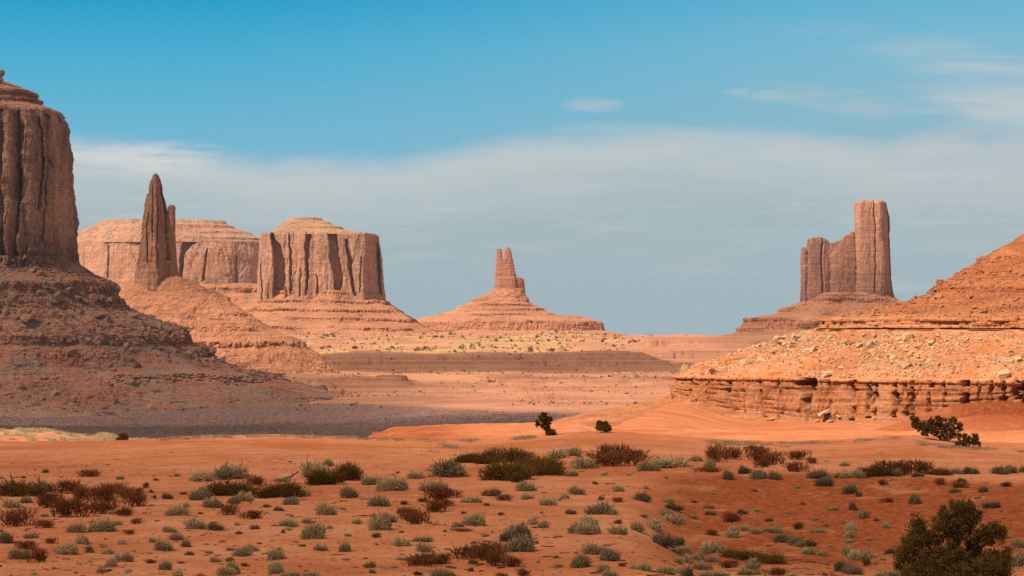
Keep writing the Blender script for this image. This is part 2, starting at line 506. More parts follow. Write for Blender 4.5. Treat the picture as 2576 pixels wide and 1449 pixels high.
    far_edge = 2640 + sh + 60 * perlin(x * .004, 2.0, 2.0)
    grey = sstep(850, 1000, y) * sstep(far_edge + 30, far_edge - 60, y)
    red = g * sstep(lip + 1, lip - 4, y) * sstep(96, 128, y + 10 * perlin(x * .15, y * .15, 5.0))
    red = np.maximum(red, np.exp(-((x - mx) / 12) ** 2 - ((y - my) / 16) ** 2) * 1.0)  # shade on the mound, painted in with the dark soil colour
    bank = sstep(900, 940, px) * sstep(1230, 1080, px) * sstep(262, 280, y) * sstep(310, 300, y)
    red = np.maximum(red, bank * (0.75 + 0.3 * perlin(x * .4, y * .3, 1.0)))  # shaded face of the bank, darkened by colour
    pale = sstep(246, 252, y) * sstep(290, 272, y) * sstep(430, 380, px) * sstep(-0.3, 0.1, perlin(x * .25, y * .25, 8.0))
    return z, grass, grey, np.clip(red, 0, 1), pale


def ground_mat():
    m, T = new_mat('desert_soil')
    pos = T.n('ShaderNodeNewGeometry').outputs['Position']
    att = lambda s: T.n('ShaderNodeAttribute', attribute_name=s).outputs['Fac']
    n_s = T.noise(pos, 0.35, 5, 0.6)
    n_m = T.noise(pos, 0.045, 5, 0.6)
    n_f = T.noise(pos, 2.6, 5, 0.65)
    wind = T.noise(T.stretch(pos, 0.35, 1.5, 1), 1.0, 4, 0.6, 0.5)
    sand = T.mix(T.smooth(n_s, 0.35, 0.65), c4(.60, .21, .092), c4(.52, .165, .066))
    sand = T.mix(T.math('MULTIPLY', T.smooth(wind, 0.45, 0.7), 0.5), sand, c4(.66, .26, .125))
    sand = T.mix(T.math('MULTIPLY', T.smooth(n_m, 0.47, 0.62), 0.8), sand, c4(.46, .13, .05))
    sand = T.mix(T.math('MULTIPLY', T.smooth(T.noise(pos, 0.11, 6, 0.7), 0.5, 0.66), 0.6), sand, c4(.66, .285, .155))
    sand = T.mix(T.math('MULTIPLY', T.smooth(T.noise(pos, 1.1, 6, 0.75), 0.54, 0.66), 0.75), sand, c4(.38, .105, .042))
    red = T.mix(T.smooth(n_f, 0.4, 0.62), c4(.27, .06, .02), c4(.38, .1, .037))
    red = T.mix(T.math('MULTIPLY', T.smooth(n_s, 0.52, 0.68), 0.7), red, c4(.5, .19, .085))
    # far rock slopes: thin beds
    beds = T.noise(T.stretch(pos, .002, .002, .42), 1.0, 5, 0.7, 0.25)
    far = T.mix(T.smooth(beds, 0.42, 0.6), c4(.55, .235, .13), c4(.42, .172, .104))
    far = T.mix(T.math('MULTIPLY', T.smooth(T.noise(T.stretch(pos, .006, .012, .1), 1.0, 7, 0.7), 0.47, 0.64), 0.5), far, c4(.60, .30, .17))
    b3 = T.noise(T.stretch(pos, .004, .004, .5), 1.0, 4, 0.7, 0.3)
    pt = T.noise(T.stretch(pos, .011, .02, .03), 1.0, 6, 0.8, 0.6)
    far = T.mix(T.math('MULTIPLY', T.math('MULTIPLY', T.smooth(b3, 0.56, 0.62), T.smooth(pt, 0.5, 0.62)), 0.6), far, c4(.24, .12, .09))
    dist = T.n('ShaderNodeSeparateXYZ')
    T.link(pos, dist.inputs[0])
    col = T.mix(T.smooth(dist.outputs[1], 900, 2200), sand, far)
    spk = T.noise(pos, 0.22, 6, 0.75)
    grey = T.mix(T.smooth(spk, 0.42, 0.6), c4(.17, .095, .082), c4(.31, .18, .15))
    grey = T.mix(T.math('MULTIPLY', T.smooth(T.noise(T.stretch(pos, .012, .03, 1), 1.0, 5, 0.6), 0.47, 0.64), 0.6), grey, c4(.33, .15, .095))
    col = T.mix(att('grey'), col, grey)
    gn = T.noise(T.stretch(pos, .02, .012, 1), 1.0, 6, 0.7)
    grs = T.mix(T.smooth(gn, 0.4, 0.62), c4(.52, .24, .125), c4(.60, .385, .155))
    col = T.mix(att('grass'), col, grs)
    col = T.mix(att('red'), col, red)
    col = T.mix(T.math('MULTIPLY', att('pale'), 0.6), col, c4(.72, .34, .19))
    h = T.math('ADD', T.math('MULTIPLY', n_s, 1.3), T.math('ADD', T.math('MULTIPLY', n_f, 0.45), T.math('MULTIPLY', wind, 0.5)))
    fh = T.math('MULTIPLY', T.math('ADD', beds, T.math('MULTIPLY', spk, 0.6)), 8.0)
    hm = T.n('ShaderNodeMix', data_type='FLOAT')
    T.val(hm.inputs[0], T.smooth(dist.outputs[1], 900, 1500))
    T.link(h, hm.inputs[2])
    T.link(fh, hm.inputs[3])
    finish(T, col, hm.outputs[0], 0.22)
    return m


def build_ground():
    a_f = np.linspace(-0.20, 0.20, 820)
    a_o = np.concatenate([np.linspace(0.202, 0.36, 60), np.geomspace(0.38, 9.0, 34)])
    a = np.concatenate([-a_o[::-1], a_f, a_o])
    yy = np.concatenate([[-500, -200, -90, -40, -15, 0], np.arange(8, 84, 4.0), np.arange(84, 232, 0.45), np.arange(232, 345, 0.8), np.arange(345, 760, 6.0), np.geomspace(760, 2500, 60),
                         np.arange(2520, 2880, 10), np.arange(2880, 4200, 3.6), np.arange(4208, 5000, 9.0), np.geomspace(5010, 11500, 60)])
    A, Y = np.meshgrid(a, yy)
    X = A * np.sqrt(np.maximum(Y, 0) ** 2 + 60.0 ** 2 * (Y < 400) * np.clip(1 - Y / 400, 0, 1))
    X = np.clip(X, -9000, 9000)
    z, gr, gy, rd, pl = ground_h(X, Y)
    v = np.stack([X, Y, z], -1).reshape(-1, 3)
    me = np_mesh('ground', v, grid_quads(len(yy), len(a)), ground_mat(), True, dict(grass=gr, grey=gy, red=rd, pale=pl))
    obj('ground', me, kind='structure', label='rippled orange desert sand and the valley floor running out to the mesas')


build_ground()


def on_ground_many(px, py, y0=70.0, y1=320.0):
    """the points of the ground seen at picture positions"""
    px, py = np.asarray(px, float)[:, None], np.asarray(py, float)[:, None]
    y = np.arange(y0, y1, 0.5)[None] + 0 * px
    x = (px - CX) / F * y
    h = ground_h(x, y)[0]
    hit = zof(py, y) <= h
    hit[:, -1] = True
    i = np.argmax(hit, 1)
    r = np.arange(len(i))
    return np.stack([x[r, i], y[r, i], h[r, i]], 1)


def on_ground(px, py):
    return [float(q) for q in on_ground_many([px], [py])[0]]


# ------------------------------------------------------------------ rock forms
def super_outline(nt, n, aspect, front):
    """points of a superellipse |u|^n+|v|^n=1, evenly along its length, more of them on the side -v"""
    th = np.linspace(0, 2 * np.pi, 6001)
    c, s = np.cos(th), np.sin(th)
    u, v = np.sign(c) * np.abs(c) ** (2 / n), np.sign(s) * np.abs(s) ** (2 / n)
    L = np.concatenate([[0], np.cumsum(np.hypot(np.diff(u), np.diff(v) * aspect))])
    mid = L[3000]
    nf = int(nt * front)
    s = np.concatenate([np.linspace(0, mid, nt - nf, endpoint=False), np.linspace(mid, L[-1], nf, endpoint=False)])
    return np.interp(s, L, u), np.interp(s, L, v)


def loft(rows, Y, nt, nz, n=3.0, front=.68, relief=None, skew=None, gash=None, disp=None, terr=None, top=None, cap=0.0, topj=0.0, seed=0.0):
    """a closed rock form. rows: (picture height, left edge, right edge, half depth in m) from the top down, at distance Y"""
    R = np.array(rows, float)
    m = Y / F
    zr = HC - (R[:, 0] - HZ) * m
    o = np.argsort(zr)
    zr, xl, xr, hd = zr[o], ((R[:, 1] - CX) * m)[o], ((R[:, 2] - CX) * m)[o], R[:, 3][o]
    mid = len(zr) // 2
    u, v = super_outline(nt, n, hd[mid] / max(1e-6, (xr - xl)[mid] / 2), front)
    zs = np.linspace(zr[0], zr[-1], nz)
    Z = np.repeat(zs[:, None], nt, 1)
    U, V = np.repeat(u[None], nz, 0), np.repeat(v[None], nz, 0)
    L0, R0, D0 = (np.interp(Z, zr, q) for q in (xl, xr, hd))
    X = (L0 + R0) / 2 + (R0 - L0) / 2 * U
    YY = Y + D0 * V
    if terr is not None:
        Z2 = np.clip(terr(X, YY, Z), zr[0], zr[-1])
        L0, R0, D0 = (np.interp(Z2, zr, q) for q in (xl, xr, hd))
        X = (L0 + R0) / 2 + (R0 - L0) / 2 * U
        YY = Y + D0 * V
    hw = np.maximum((R0 - L0) / 2, 1e-3)
    nx = np.sign(U) * np.abs(U) ** (n - 1) / hw
    ny = np.sign(V) * np.abs(V) ** (n - 1) / np.maximum(D0, 1e-3)
    ln = np.hypot(nx, ny) + 1e-9
    nx, ny = nx / ln, ny / ln
    if disp is not None:
        d = disp(X + seed, YY, Z)
        X = X + nx * d
        YY = YY + ny * d
    if relief is not None:
        r = np.array(relief, float)
        fr = (zr[-1] - Z) / (zr[-1] - zr[0])
        P = CX + X / m + 5 * perlin(Z * .012 / m, X * .028 / m, 0.5 + seed) + 2.5 * perlin(Z * .07 / m, X * .05 / m, 1.5 + seed)
        if skew is not None:
            P = P - skew(P, fr)
        rec = np.interp(P, r[:, 0], r[:, 1])
        for path, dep, soft in (gash or []):
            g = np.array(path, float)
            a_, b_ = np.interp(fr, g[:, 0], g[:, 1]), np.interp(fr, g[:, 0], g[:, 2])
            rec = rec + dep * sstep(a_ - 1.2, a_ + 1.2, P) * (1 - sstep(b_ - soft, b_ + soft, P)) * sstep(g[0, 0] - .04, g[0, 0] + .01, fr) * sstep(g[-1, 0] + .04, g[-1, 0] - .01, fr)
        YY = YY + rec * np.clip(-V * 2.5 - 0.2, 0, 1)
    ring = [X, YY, Z]
    pts = np.stack(ring, -1)
    rings = [pts]
    lastr = pts[-1]
    cen = lastr.mean(0)
    kk = np.array([0.9, 0.75, 0.55, 0.35, 0.15, 0.01])
    for q in kk:
        p = cen + (lastr - cen) * q
        p[:, 2] = lastr[:, 2] * q + cen[2] * (1 - q) + cap * (1 - q * q) + topj * perlin(p[:, 0] * .15 / m, p[:, 1] * .15 / m, 2.0 + seed)
        rings.append(p[None])
    P = np.concatenate(rings, 0)
    if top is not None:
        t = np.array(top, float)
        zt = HC - (np.interp(CX + P[..., 0] / m, t[:, 0], t[:, 1]) - HZ) * m
        zt = zt + topj * perlin(P[..., 0] * .25 / m, P[..., 1] * .25 / m, 4.0 + seed)
        P[..., 2] = np.minimum(P[..., 2], zt)
    return P


def lofts_mesh(name, Ps, mat):
    vs, qs, off = [], [], 0
    for P in Ps:
        nr, nc = P.shape[:2]
        vs.append(P.reshape(-1, 3))
        qs.append(grid_quads(nr, nc, True) + off)
        off += nr * nc
    v = np.concatenate(vs)
    return v, np.concatenate(qs)


def add_form(name, Ps, mat, parent, smooth=False, **props):
    v, q = lofts_mesh(name, Ps, mat)
    loc, q_ = np.zeros(3), parent
    while q_ is not None:
        loc = loc + np.array(q_.location)
        q_ = q_.parent
    me = np_mesh(name, v - loc, q, mat, smooth)
    return obj(name, me, (0, 0, 0), parent, **props)


def cliff_disp(s, amp=1.0, col=1.0, bed=1.0):
    """S: size in metres of one joint column; slabs that stand out, thin joints, beds"""
    def f(X, Y, Z):
        wx, wy = X + s * .5 * perlin(X / s * .2, Y / s * .2, Z / s * .12), Y
        a = perlin(wx / s / 2.4, wy / s / 2.4, Z / s * .014)
        thin = np.clip(1 - np.abs(a) * 7, 0, 1) ** 1.5
        b = np.clip(1 - np.abs(perlin(wx / s / .9, wy / s / .9, Z / s * .03 + 3)) * 6, 0, 1) ** 1.5
        pan = np.round(2.4 * perlin(wx / s / 3.4, wy / s / 3.4, Z / s * .11 + 5)) / 2.4
        pan2 = np.round(2.2 * perlin(wx / s / 1.3, wy / s / 1.3, Z / s * .22 + 9)) / 2.2
        strat = perlin(Z / s * 1.6 + 0.25 * perlin(X / s * .1, Y / s * .1, 4.), 2.2, 7.7)
        blk = fbm(X / s * .9, Y / s * .9, Z / s * .6, 4, 0.6)
        big = fbm(X / s * .14, Y / s * .14, Z / s * .05, 2)
        return amp * s * (-0.32 * col * thin - 0.14 * col * b * (big > -.2) + 0.5 * pan + 0.2 * pan2 + 0.10 * bed * strat + 0.2 * blk + 0.4 * big)
    return f


def talus_disp(s, amp=1.0):
    def f(X, Y, Z):
        g = fbm(X / s * .12, Y / s * .12, Z / s * .05, 3)
        r = fbm(X / s * .7, Y / s * .7, Z / s * .7, 5, 0.6)
        gul = np.clip(1 - np.abs(perlin(X / s * .22, Y / s * .22, Z / s * .04)) * 2.5, 0, 1)
        return amp * s * (0.8 * g + 0.45 * r - .3 * gul)
    return f


def terraces(H, amt=0.8, thr=0.0, steep=0.4):
    def f(X, Y, Z):
        w = Z + H * .35 * perlin(X / H * .03, Y / H * .03, 3.) + H * 0.12 * perlin(X / H * .3, Y / H * .3, 1.)
        q = w / H
        fr = q - np.floor(q)
        t = np.floor(q) + np.clip((fr - steep) / (1 - steep), 0, 1)
        k = amt * sstep(thr - .15, thr + .15, fbm(X / H * .08, Y / H * .08, np.floor(q) * 3.7, 2))
        return Z + (t * H - w) * k
    return f


def ledge_disp(H, steep, thr, s, out=.5):
    """blocky, slotted rock on the sheer part of each step made by terraces(H, ..., thr, steep)"""
    def f(X, Y, Z):
        w = Z + H * .35 * perlin(X / H * .03, Y / H * .03, 3.) + H * 0.12 * perlin(X / H * .3, Y / H * .3, 1.)
        q = w / H
        fr = q - np.floor(q)
        k = sstep(thr - .15, thr + .15, fbm(X / H * .08, Y / H * .08, np.floor(q) * 3.7, 2))
        on = k * sstep(0, .05, fr) * sstep(steep + .03, steep - .05, fr)
        slot = np.clip(1 - np.abs(perlin(X / s, Y / s, np.floor(q) * 5.1)) * 3.2, 0, 1)
        blk = np.round(2.5 * perlin(X / s * .6, Y / s * .6, np.floor(q) * 2.3 + 4)) / 2.5
        return on * s * (out + .45 * blk - .8 * slot)
    return f


BUTTES = 'sandstone buttes and mesas of the valley'

# ---- great shaded butte at the near left
def build_near_butte():
    Y = 3100.0
    m = Y / F
    root = empty('sandstone_butte', (-250 * m - CX * m, Y, -70), label='huge dark sheer-walled butte in cloud shadow, cut by the left picture edge', category='butte', group=BUTTES)
    mir = lambda r, k=.8: (r[0], -500 - r[1], r[1], (r[1] + 250) * m * k)
    cl = [mir(r, .62) for r in [(291, 154), (300, 159), (330, 164), (362, 167), (420, 173), (480, 180), (560, 187), (640, 193), (690, 196)]]
    rel = [(-700, 0), (-60, 10), (-20, 4), (-6, -2), (8, -3), (11, 4), (26, 5), (34, 2), (38, 9), (47, 10), (50, 3), (60, 1), (66, 3), (69, 11), (80, 12), (84, 4), (97, -1), (112, 0), (116, 7), (133, 6), (137, 11), (150, 10), (154, 16), (172, 18), (178, 30), (240, 40)]
    gs = [([(.58, 60, 92), (.64, 62, 91), (1.1, 60, 93)], -11, 3), ([(.86, 104, 132), (1.1, 100, 136)], -8, 3), ([(.8, 20, 40), (1.1, 14, 44)], -7, 3), ([(.3, 52, 72), (.42, 50, 78)], -6, 2), ([(.1, 84, 92), (.5, 78, 90), (.75, 80, 88)], 8, 2),
          ([(.05, 120, 127), (.35, 124, 131), (.6, 122, 126)], 7, 2), ([(.45, 138, 158), (.8, 140, 164)], -6, 3)]
    c = loft(cl, Y, 1100, 300, n=3.2, gash=gs, relief=rel, disp=lambda X, Yv, Z: cliff_disp(15, .7, .9, .7)(X, Yv, Z) + cliff_disp(5.5, .5, .9, 1.0)(X, Yv, Z + 300))
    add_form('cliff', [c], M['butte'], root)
    cp = [mir(r, .62) for r in [(203, 10), (207, 24), (222, 56), (233, 80), (237, 92), (244, 93), (246, 86), (250, 88), (252, 100), (257, 101), (262, 96), (272, 122), (284, 148), (294, 157)]]
    k = loft(cp, Y, 800, 90, n=2.6, disp=lambda X, Yv, Z: cliff_disp(7, .6, .4, 1.6)(X, Yv, Z) + talus_disp(5, .6)(X, Yv, Z), terr=terraces(10, .7))
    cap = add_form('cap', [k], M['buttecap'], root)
    kn = loft([(176, -2, 9, 3), (180, -8, 12, 5), (188, -9, 11, 5), (193, -6, 6, 4), (204, -10, 9, 6)], Y - 40, 60, 40, n=2.2, disp=cliff_disp(3, .5))
    add_form('knob', [kn], M['butte'], cap)
    ta = [mir(r, .74) for r in [(648, 188), (662, 197), (690, 232), (712, 284), (716, 290), (740, 293), (757, 308), (776, 322), (810, 400), (838, 468), (842, 478), (868, 486), (885, 520), (914, 556), (935, 602), (952, 700), (968, 762), (986, 830), (1000, 890), (1012, 960), (1030, 1060)]]
    t = loft(ta, Y, 1400, 420, n=2.1, front=.7, disp=lambda X, Yv, Z: talus_disp(14, .55)(X, Yv, Z) + talus_disp(5, .35)(X, Yv, Z) + ledge_disp(24, .36, .2, 7, .25)(X, Yv, Z), terr=terraces(24, .6, .2, .36))
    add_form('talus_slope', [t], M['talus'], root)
    return t


TALUS_A = build_near_butte()


# ---- slim spire with its companion pillar
def build_spire():
    Y = 3700.0
    m = Y / F
    root = empty('rock_spire', ((395 - CX) * m, Y, -60), label='tall slim pointed spire with a thinner pillar joined to it, on a skirted cone', category='spire', group=BUTTES)
    d = lambda w: w * m * .42
    a = [(437, 389, 397), (441, 385, 400), (450, 382, 403), (456, 378, 405), (470, 375, 408), (486, 374, 409), (490, 368, 410), (500, 366, 414), (522, 362, 418), (550, 359, 420), (600, 358, 426), (640, 355, 431), (668, 349, 436), (690, 346, 440), (730, 340, 446)]
    def jag(X, Yv, Z):
        k = .35 + .65 * sstep(HC + (820 - 470) * m, HC + (820 - 560) * m, Z)
        return k * (cliff_disp(7, .55, 1.2, 1.2)(X, Yv, Z) + cliff_disp(13, .2, .6, 1.0)(X, Yv, Z + 90) + cliff_disp(3, .4, .9, 1.0)(X, Yv, Z + 40))
    sg = [([(.2, 399, 402), (.6, 396, 400), (.8, 398, 401)], 5, 1), ([(.35, 374, 376), (.75, 370, 373)], 5, 1), ([(.62, 384, 412), (1.1, 378, 420)], -5, 2), ([(.12, 388, 390), (.5, 385, 388)], 4, 1)]
    A = loft([(p, l, r, d(r - l) * 1.1) for p, l, r in a], Y, 520, 280, n=3.0, disp=jag, gash=sg, relief=[(340, 7), (360, 3), (384, -3), (400, -5), (405, 1), (412, 12), (420, 20), (445, 26)])
    b = [(516, 428, 437), (520, 424, 440), (536, 423, 440), (546, 421, 440), (600, 420, 442), (640, 424, 444), (680, 424, 446), (700, 420, 450)]
    B = loft([(p, l, r, d((r - l) * 1.4)) for p, l, r in b], Y + 4, 240, 200, n=2.4, disp=cliff_disp(5, .5, .7, 1.0), seed=40)
    c = [(655, 350, 440), (672, 347, 444), (684, 345, 446), (700, 343, 450), (716, 342, 462), (735, 338, 470), (760, 325, 485)]
    Cc = loft([(p, l, r, d((r - l) * .9)) for p, l, r in c], Y + 6, 420, 130, n=3.0, disp=cliff_disp(6, .5, .5, 1.8), seed=80)
    add_form('needle', [A], M['spire'], root)
    add_form('pillar', [B], M['spire'], root)
    add_form('pedestal', [Cc], M['spire'], root)
    t = [(682, 372, 430), (690, 362, 446), (698, 352, 462), (712, 342, 500), (738, 318, 548), (746, 312, 562), (765, 290, 592), (786, 270, 622), (825, 222, 682), (856, 172, 742), (886, 120, 792), (930, 40, 850), (962, -30, 890), (990, -90, 960)]
    tt = loft([(p, l, r, (r - l) / 2 * m * .72) for p, l, r in t], Y, 1100, 330, n=2.0, disp=lambda X, Yv, Z: talus_disp(11, .5)(X, Yv, Z) + ledge_disp(19, .32, .12, 6, .3)(X, Yv, Z), terr=terraces(19, .7, .12, .32))
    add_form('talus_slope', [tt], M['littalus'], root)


build_spire()


# ---- long mesa behind the spire
def build_back_mesa():
    Y = 7400.0
    m = Y / F
    root = empty('long_mesa', ((420 - CX) * m, Y, -60), label='long pale flat-topped mesa standing behind the slim spire', category='mesa', group=BUTTES)
    c = [(612, 150, 690, 230), (640, 146, 700, 240), (690, 142, 706, 250), (735, 138, 712, 255), (760, 136, 716, 258)]
    rel = [(100, 120), (200, 66), (290, 24), (350, 2), (440, 0), (462, -4), (510, -6), (560, 0), (600, 6), (640, 20), (720, 60)]
    gs = [([(0, 488, 522), (.08, 481, 508), (.2, 478, 491), (.5, 477, 486), (.85, 477, 482)], 34, 4), ([(.16, 543, 547), (.3, 540, 546), (.65, 535, 541)], 18, 2), ([(.25, 612, 617), (.8, 610, 618)], 14, 2), ([(.1, 300, 306), (.6, 298, 303)], 10, 2)]
    sk = lambda P, fr: np.where((P > 455) & (P < 520), 14 * np.clip(.35 - fr, 0, 1) / .35, 0)
    add_form('cliff', [loft(c, Y, 1000, 160, n=3.0, relief=rel, gash=gs, disp=cliff_disp(22, .5, .55, .5))], M['lit'], root)
    k = [(557, 262, 560, 150), (561, 250, 568, 160), (570, 236, 576, 170), (574, 220, 590, 185), (582, 205, 602, 195), (590, 192, 628, 205), (600, 178, 650, 220), (615, 152, 690, 235)]
    add_form('cap', [loft(k, Y, 900, 70, n=2.6, relief=rel, disp=cliff_disp(14, .6, .3, 1.8), terr=terraces(16, .6))], M['lit'], root)
    t = [(715, 150, 700, 255), (735, 110, 740, 300), (775, 40, 830, 380), (820, -60, 920, 500), (870, -160, 1000, 620)]
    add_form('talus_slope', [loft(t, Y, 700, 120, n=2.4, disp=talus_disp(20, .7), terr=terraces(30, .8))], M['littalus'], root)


build_back_mesa()


# ---- broad buttressed mesa
def build_mesa():
    Y = 5700.0
    m = Y / F
    root = empty('broad_mesa', ((810 - CX) * m, Y, -50), label='broad sunlit mesa with dark shadowed clefts between its buttresses and a low cap', category='mesa', group=BUTTES)
    c = [(588, 659, 946, 95), (593, 657, 951, 98), (620, 655, 955, 100), (660, 652, 959, 102), (710, 650, 963, 104), (770, 648, 968, 106)]
    rel = [(640, 24), (652, 8), (658, 1), (676, -3), (694, -1), (728, 3), (738, 1), (752, 2), (774, -2), (800, -2), (826, -6), (874, 2), (884, 4), (906, 1), (922, -2), (925, 3), (945, 44), (970, 92)]
    gs = [([(0, 692, 697), (.1, 693, 704), (.18, 695.5, 716), (.4, 697, 727), (.7, 697, 726), (1.1, 698, 722)], 32, 2), ([(.0, 736, 739), (.5, 739, 745), (1.1, 738, 745)], 13, 1.5), ([(.02, 779, 791), (.2, 773, 787), (.42, 777, 785), (.6, 779, 785), (.84, 780, 784)], 20, 2),
          ([(.0, 830, 853), (.2, 837, 860), (.42, 842, 865), (.65, 848, 870), (.95, 851, 859)], 28, 3), ([(.12, 874, 882), (.4, 885, 896), (.6, 888, 896), (.9, 896, 903)], 20, 2), ([(.13, 926, 945), (.3, 926, 962), (1.1, 930, 990)], 14, 3),
          ([(.45, 664, 667), (1.1, 666, 670)], 8, 1), ([(.5, 765, 768), (1.1, 762, 768)], 8, 1), ([(.6, 806, 809), (1.1, 804, 811)], 9, 1), ([(.7, 684, 686), (1.1, 682, 687)], 8, 1), ([(.35, 914, 917), (.8, 912, 916)], 8, 1), ([(.75, 720, 729), (1.1, 718, 733)], -9, 2)]
    top = [(640, 590), (657, 586), (668, 583), (690, 584), (730, 581), (770, 584), (800, 580), (850, 580), (880, 586), (915, 588), (948, 591), (970, 593)]
    add_form('cliff', [loft(c, Y, 1300, 240, n=4.0, relief=rel, gash=gs, disp=lambda X, Yv, Z: cliff_disp(13, .42, .8, .6)(X, Yv, Z) + cliff_disp(5, .35, .8, .6)(X, Yv, Z + 200), top=top, topj=3.5)], M['lit'], root)
    k = [(548, 738, 790, 24), (550, 732, 803, 30), (556, 722, 812, 38), (562, 712, 828, 48), (570, 702, 848, 60), (577, 694, 862, 70), (583, 688, 882, 80), (592, 676, 925, 90)]
    add_form('cap', [loft(k, Y - 6, 700, 80, n=3.2, disp=cliff_disp(8, .6, .3, 1.8), terr=terraces(9, .6))], M['capgrass'], root)
    t = [(732, 680, 940, 96), (741, 660, 958, 104), (757, 642, 968, 116), (776, 612, 1000, 150), (800, 570, 1032, 195), (812, 545, 1052, 220), (840, 490, 1110, 290), (870, 420, 1180, 360)]
    def lob(X, Yv, Z):
        px = CX + X / m
        return talus_disp(13, .5)(X, Yv, Z) + ledge_disp(17, .3, .1, 6, .35)(X, Yv, Z) + 22 * np.exp(-((px - 850) / 34) ** 2) - 10 * np.exp(-((px - 790) / 30) ** 2)
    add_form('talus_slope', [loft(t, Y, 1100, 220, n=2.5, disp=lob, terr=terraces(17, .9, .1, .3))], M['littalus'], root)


build_mesa()


# ---- two-pronged tower on its stepped mound
def build_prongs():
    Y = 7200.0
    m = Y / F
    root = empty('pronged_tower', ((1275 - CX) * m, Y, -50), label='small two-pronged rock tower on a wide stepped mound in the middle of the valley', category='butte', group=BUTTES)
    d = lambda l, r, k=.4: (r - l) * m * k
    body = [(640, 1248, 1288), (652, 1248, 1291), (670, 1247, 1295), (696, 1245, 1302), (700, 1245, 1316), (704, 1245, 1318), (720, 1244, 1320), (735, 1242, 1321), (775, 1236, 1326)]
    top = [(1240, 652), (1264, 656), (1267, 652), (1290, 650), (1294, 672), (1299, 696), (1303, 699), (1312, 696), (1318, 698), (1330, 704)]
    b = loft([(p, l, r, d(l, r, .36)) for p, l, r in body], Y, 420, 200, n=3.2, disp=cliff_disp(6, .5, .7, 1.3), top=top, topj=1.5, relief=[(1235, 3), (1262, 0), (1284, -3), (1296, 0), (1299, 8), (1326, 10)])
    p1 = loft([(626, 1250, 1260, 5), (630, 1249, 1262, 6), (650, 1249, 1263, 7), (672, 1248, 1266, 9)], Y, 140, 70, n=2.6, disp=cliff_disp(4, .4), seed=9)
    p2 = loft([(623, 1271, 1282, 5), (627, 1269, 1285, 6), (640, 1267, 1288, 8), (655, 1265, 1290, 9), (690, 1262, 1297, 13)], Y, 180, 90, n=2.4, disp=cliff_disp(5, .45), seed=19)
    add_form('tower', [b], M['prong'], root)
    add_form('prong', [p1], M['prong'], root)
    add_form('prong', [p2], M['prong'], root)
    mo = [(724, 1246, 1300, 26), (731, 1242, 1316, 34), (745, 1216, 1322, 48), (762, 1180, 1330, 66), (767, 1170, 1345, 76), (771, 1152, 1348, 84), (778, 1148, 1362, 92), (788, 1120, 1380, 112), (792, 1108, 1400, 120), (797, 1092, 1440, 135)]
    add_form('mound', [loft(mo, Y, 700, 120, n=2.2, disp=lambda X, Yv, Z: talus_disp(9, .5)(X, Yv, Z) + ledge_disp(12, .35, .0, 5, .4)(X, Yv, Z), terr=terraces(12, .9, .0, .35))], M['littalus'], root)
    pl = [(794, 1088, 1458, 140), (799, 1062, 1478, 150), (806, 1042, 1500, 165), (810, 1036, 1509, 170), (831, 1022, 1517, 180), (838, 980, 1560, 210), (852, 930, 1620, 280)]
    def bandc(X, Yv, Z):
        py = HZ - (Z - HC) / m
        w = sstep(807, 811, py) * sstep(834, 829, py)
        return talus_disp(8, .45)(X, Yv, Z) + w * cliff_disp(9, .9, 1.2, .8)(X, Yv, Z)
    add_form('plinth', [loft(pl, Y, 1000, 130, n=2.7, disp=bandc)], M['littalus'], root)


build_prongs()


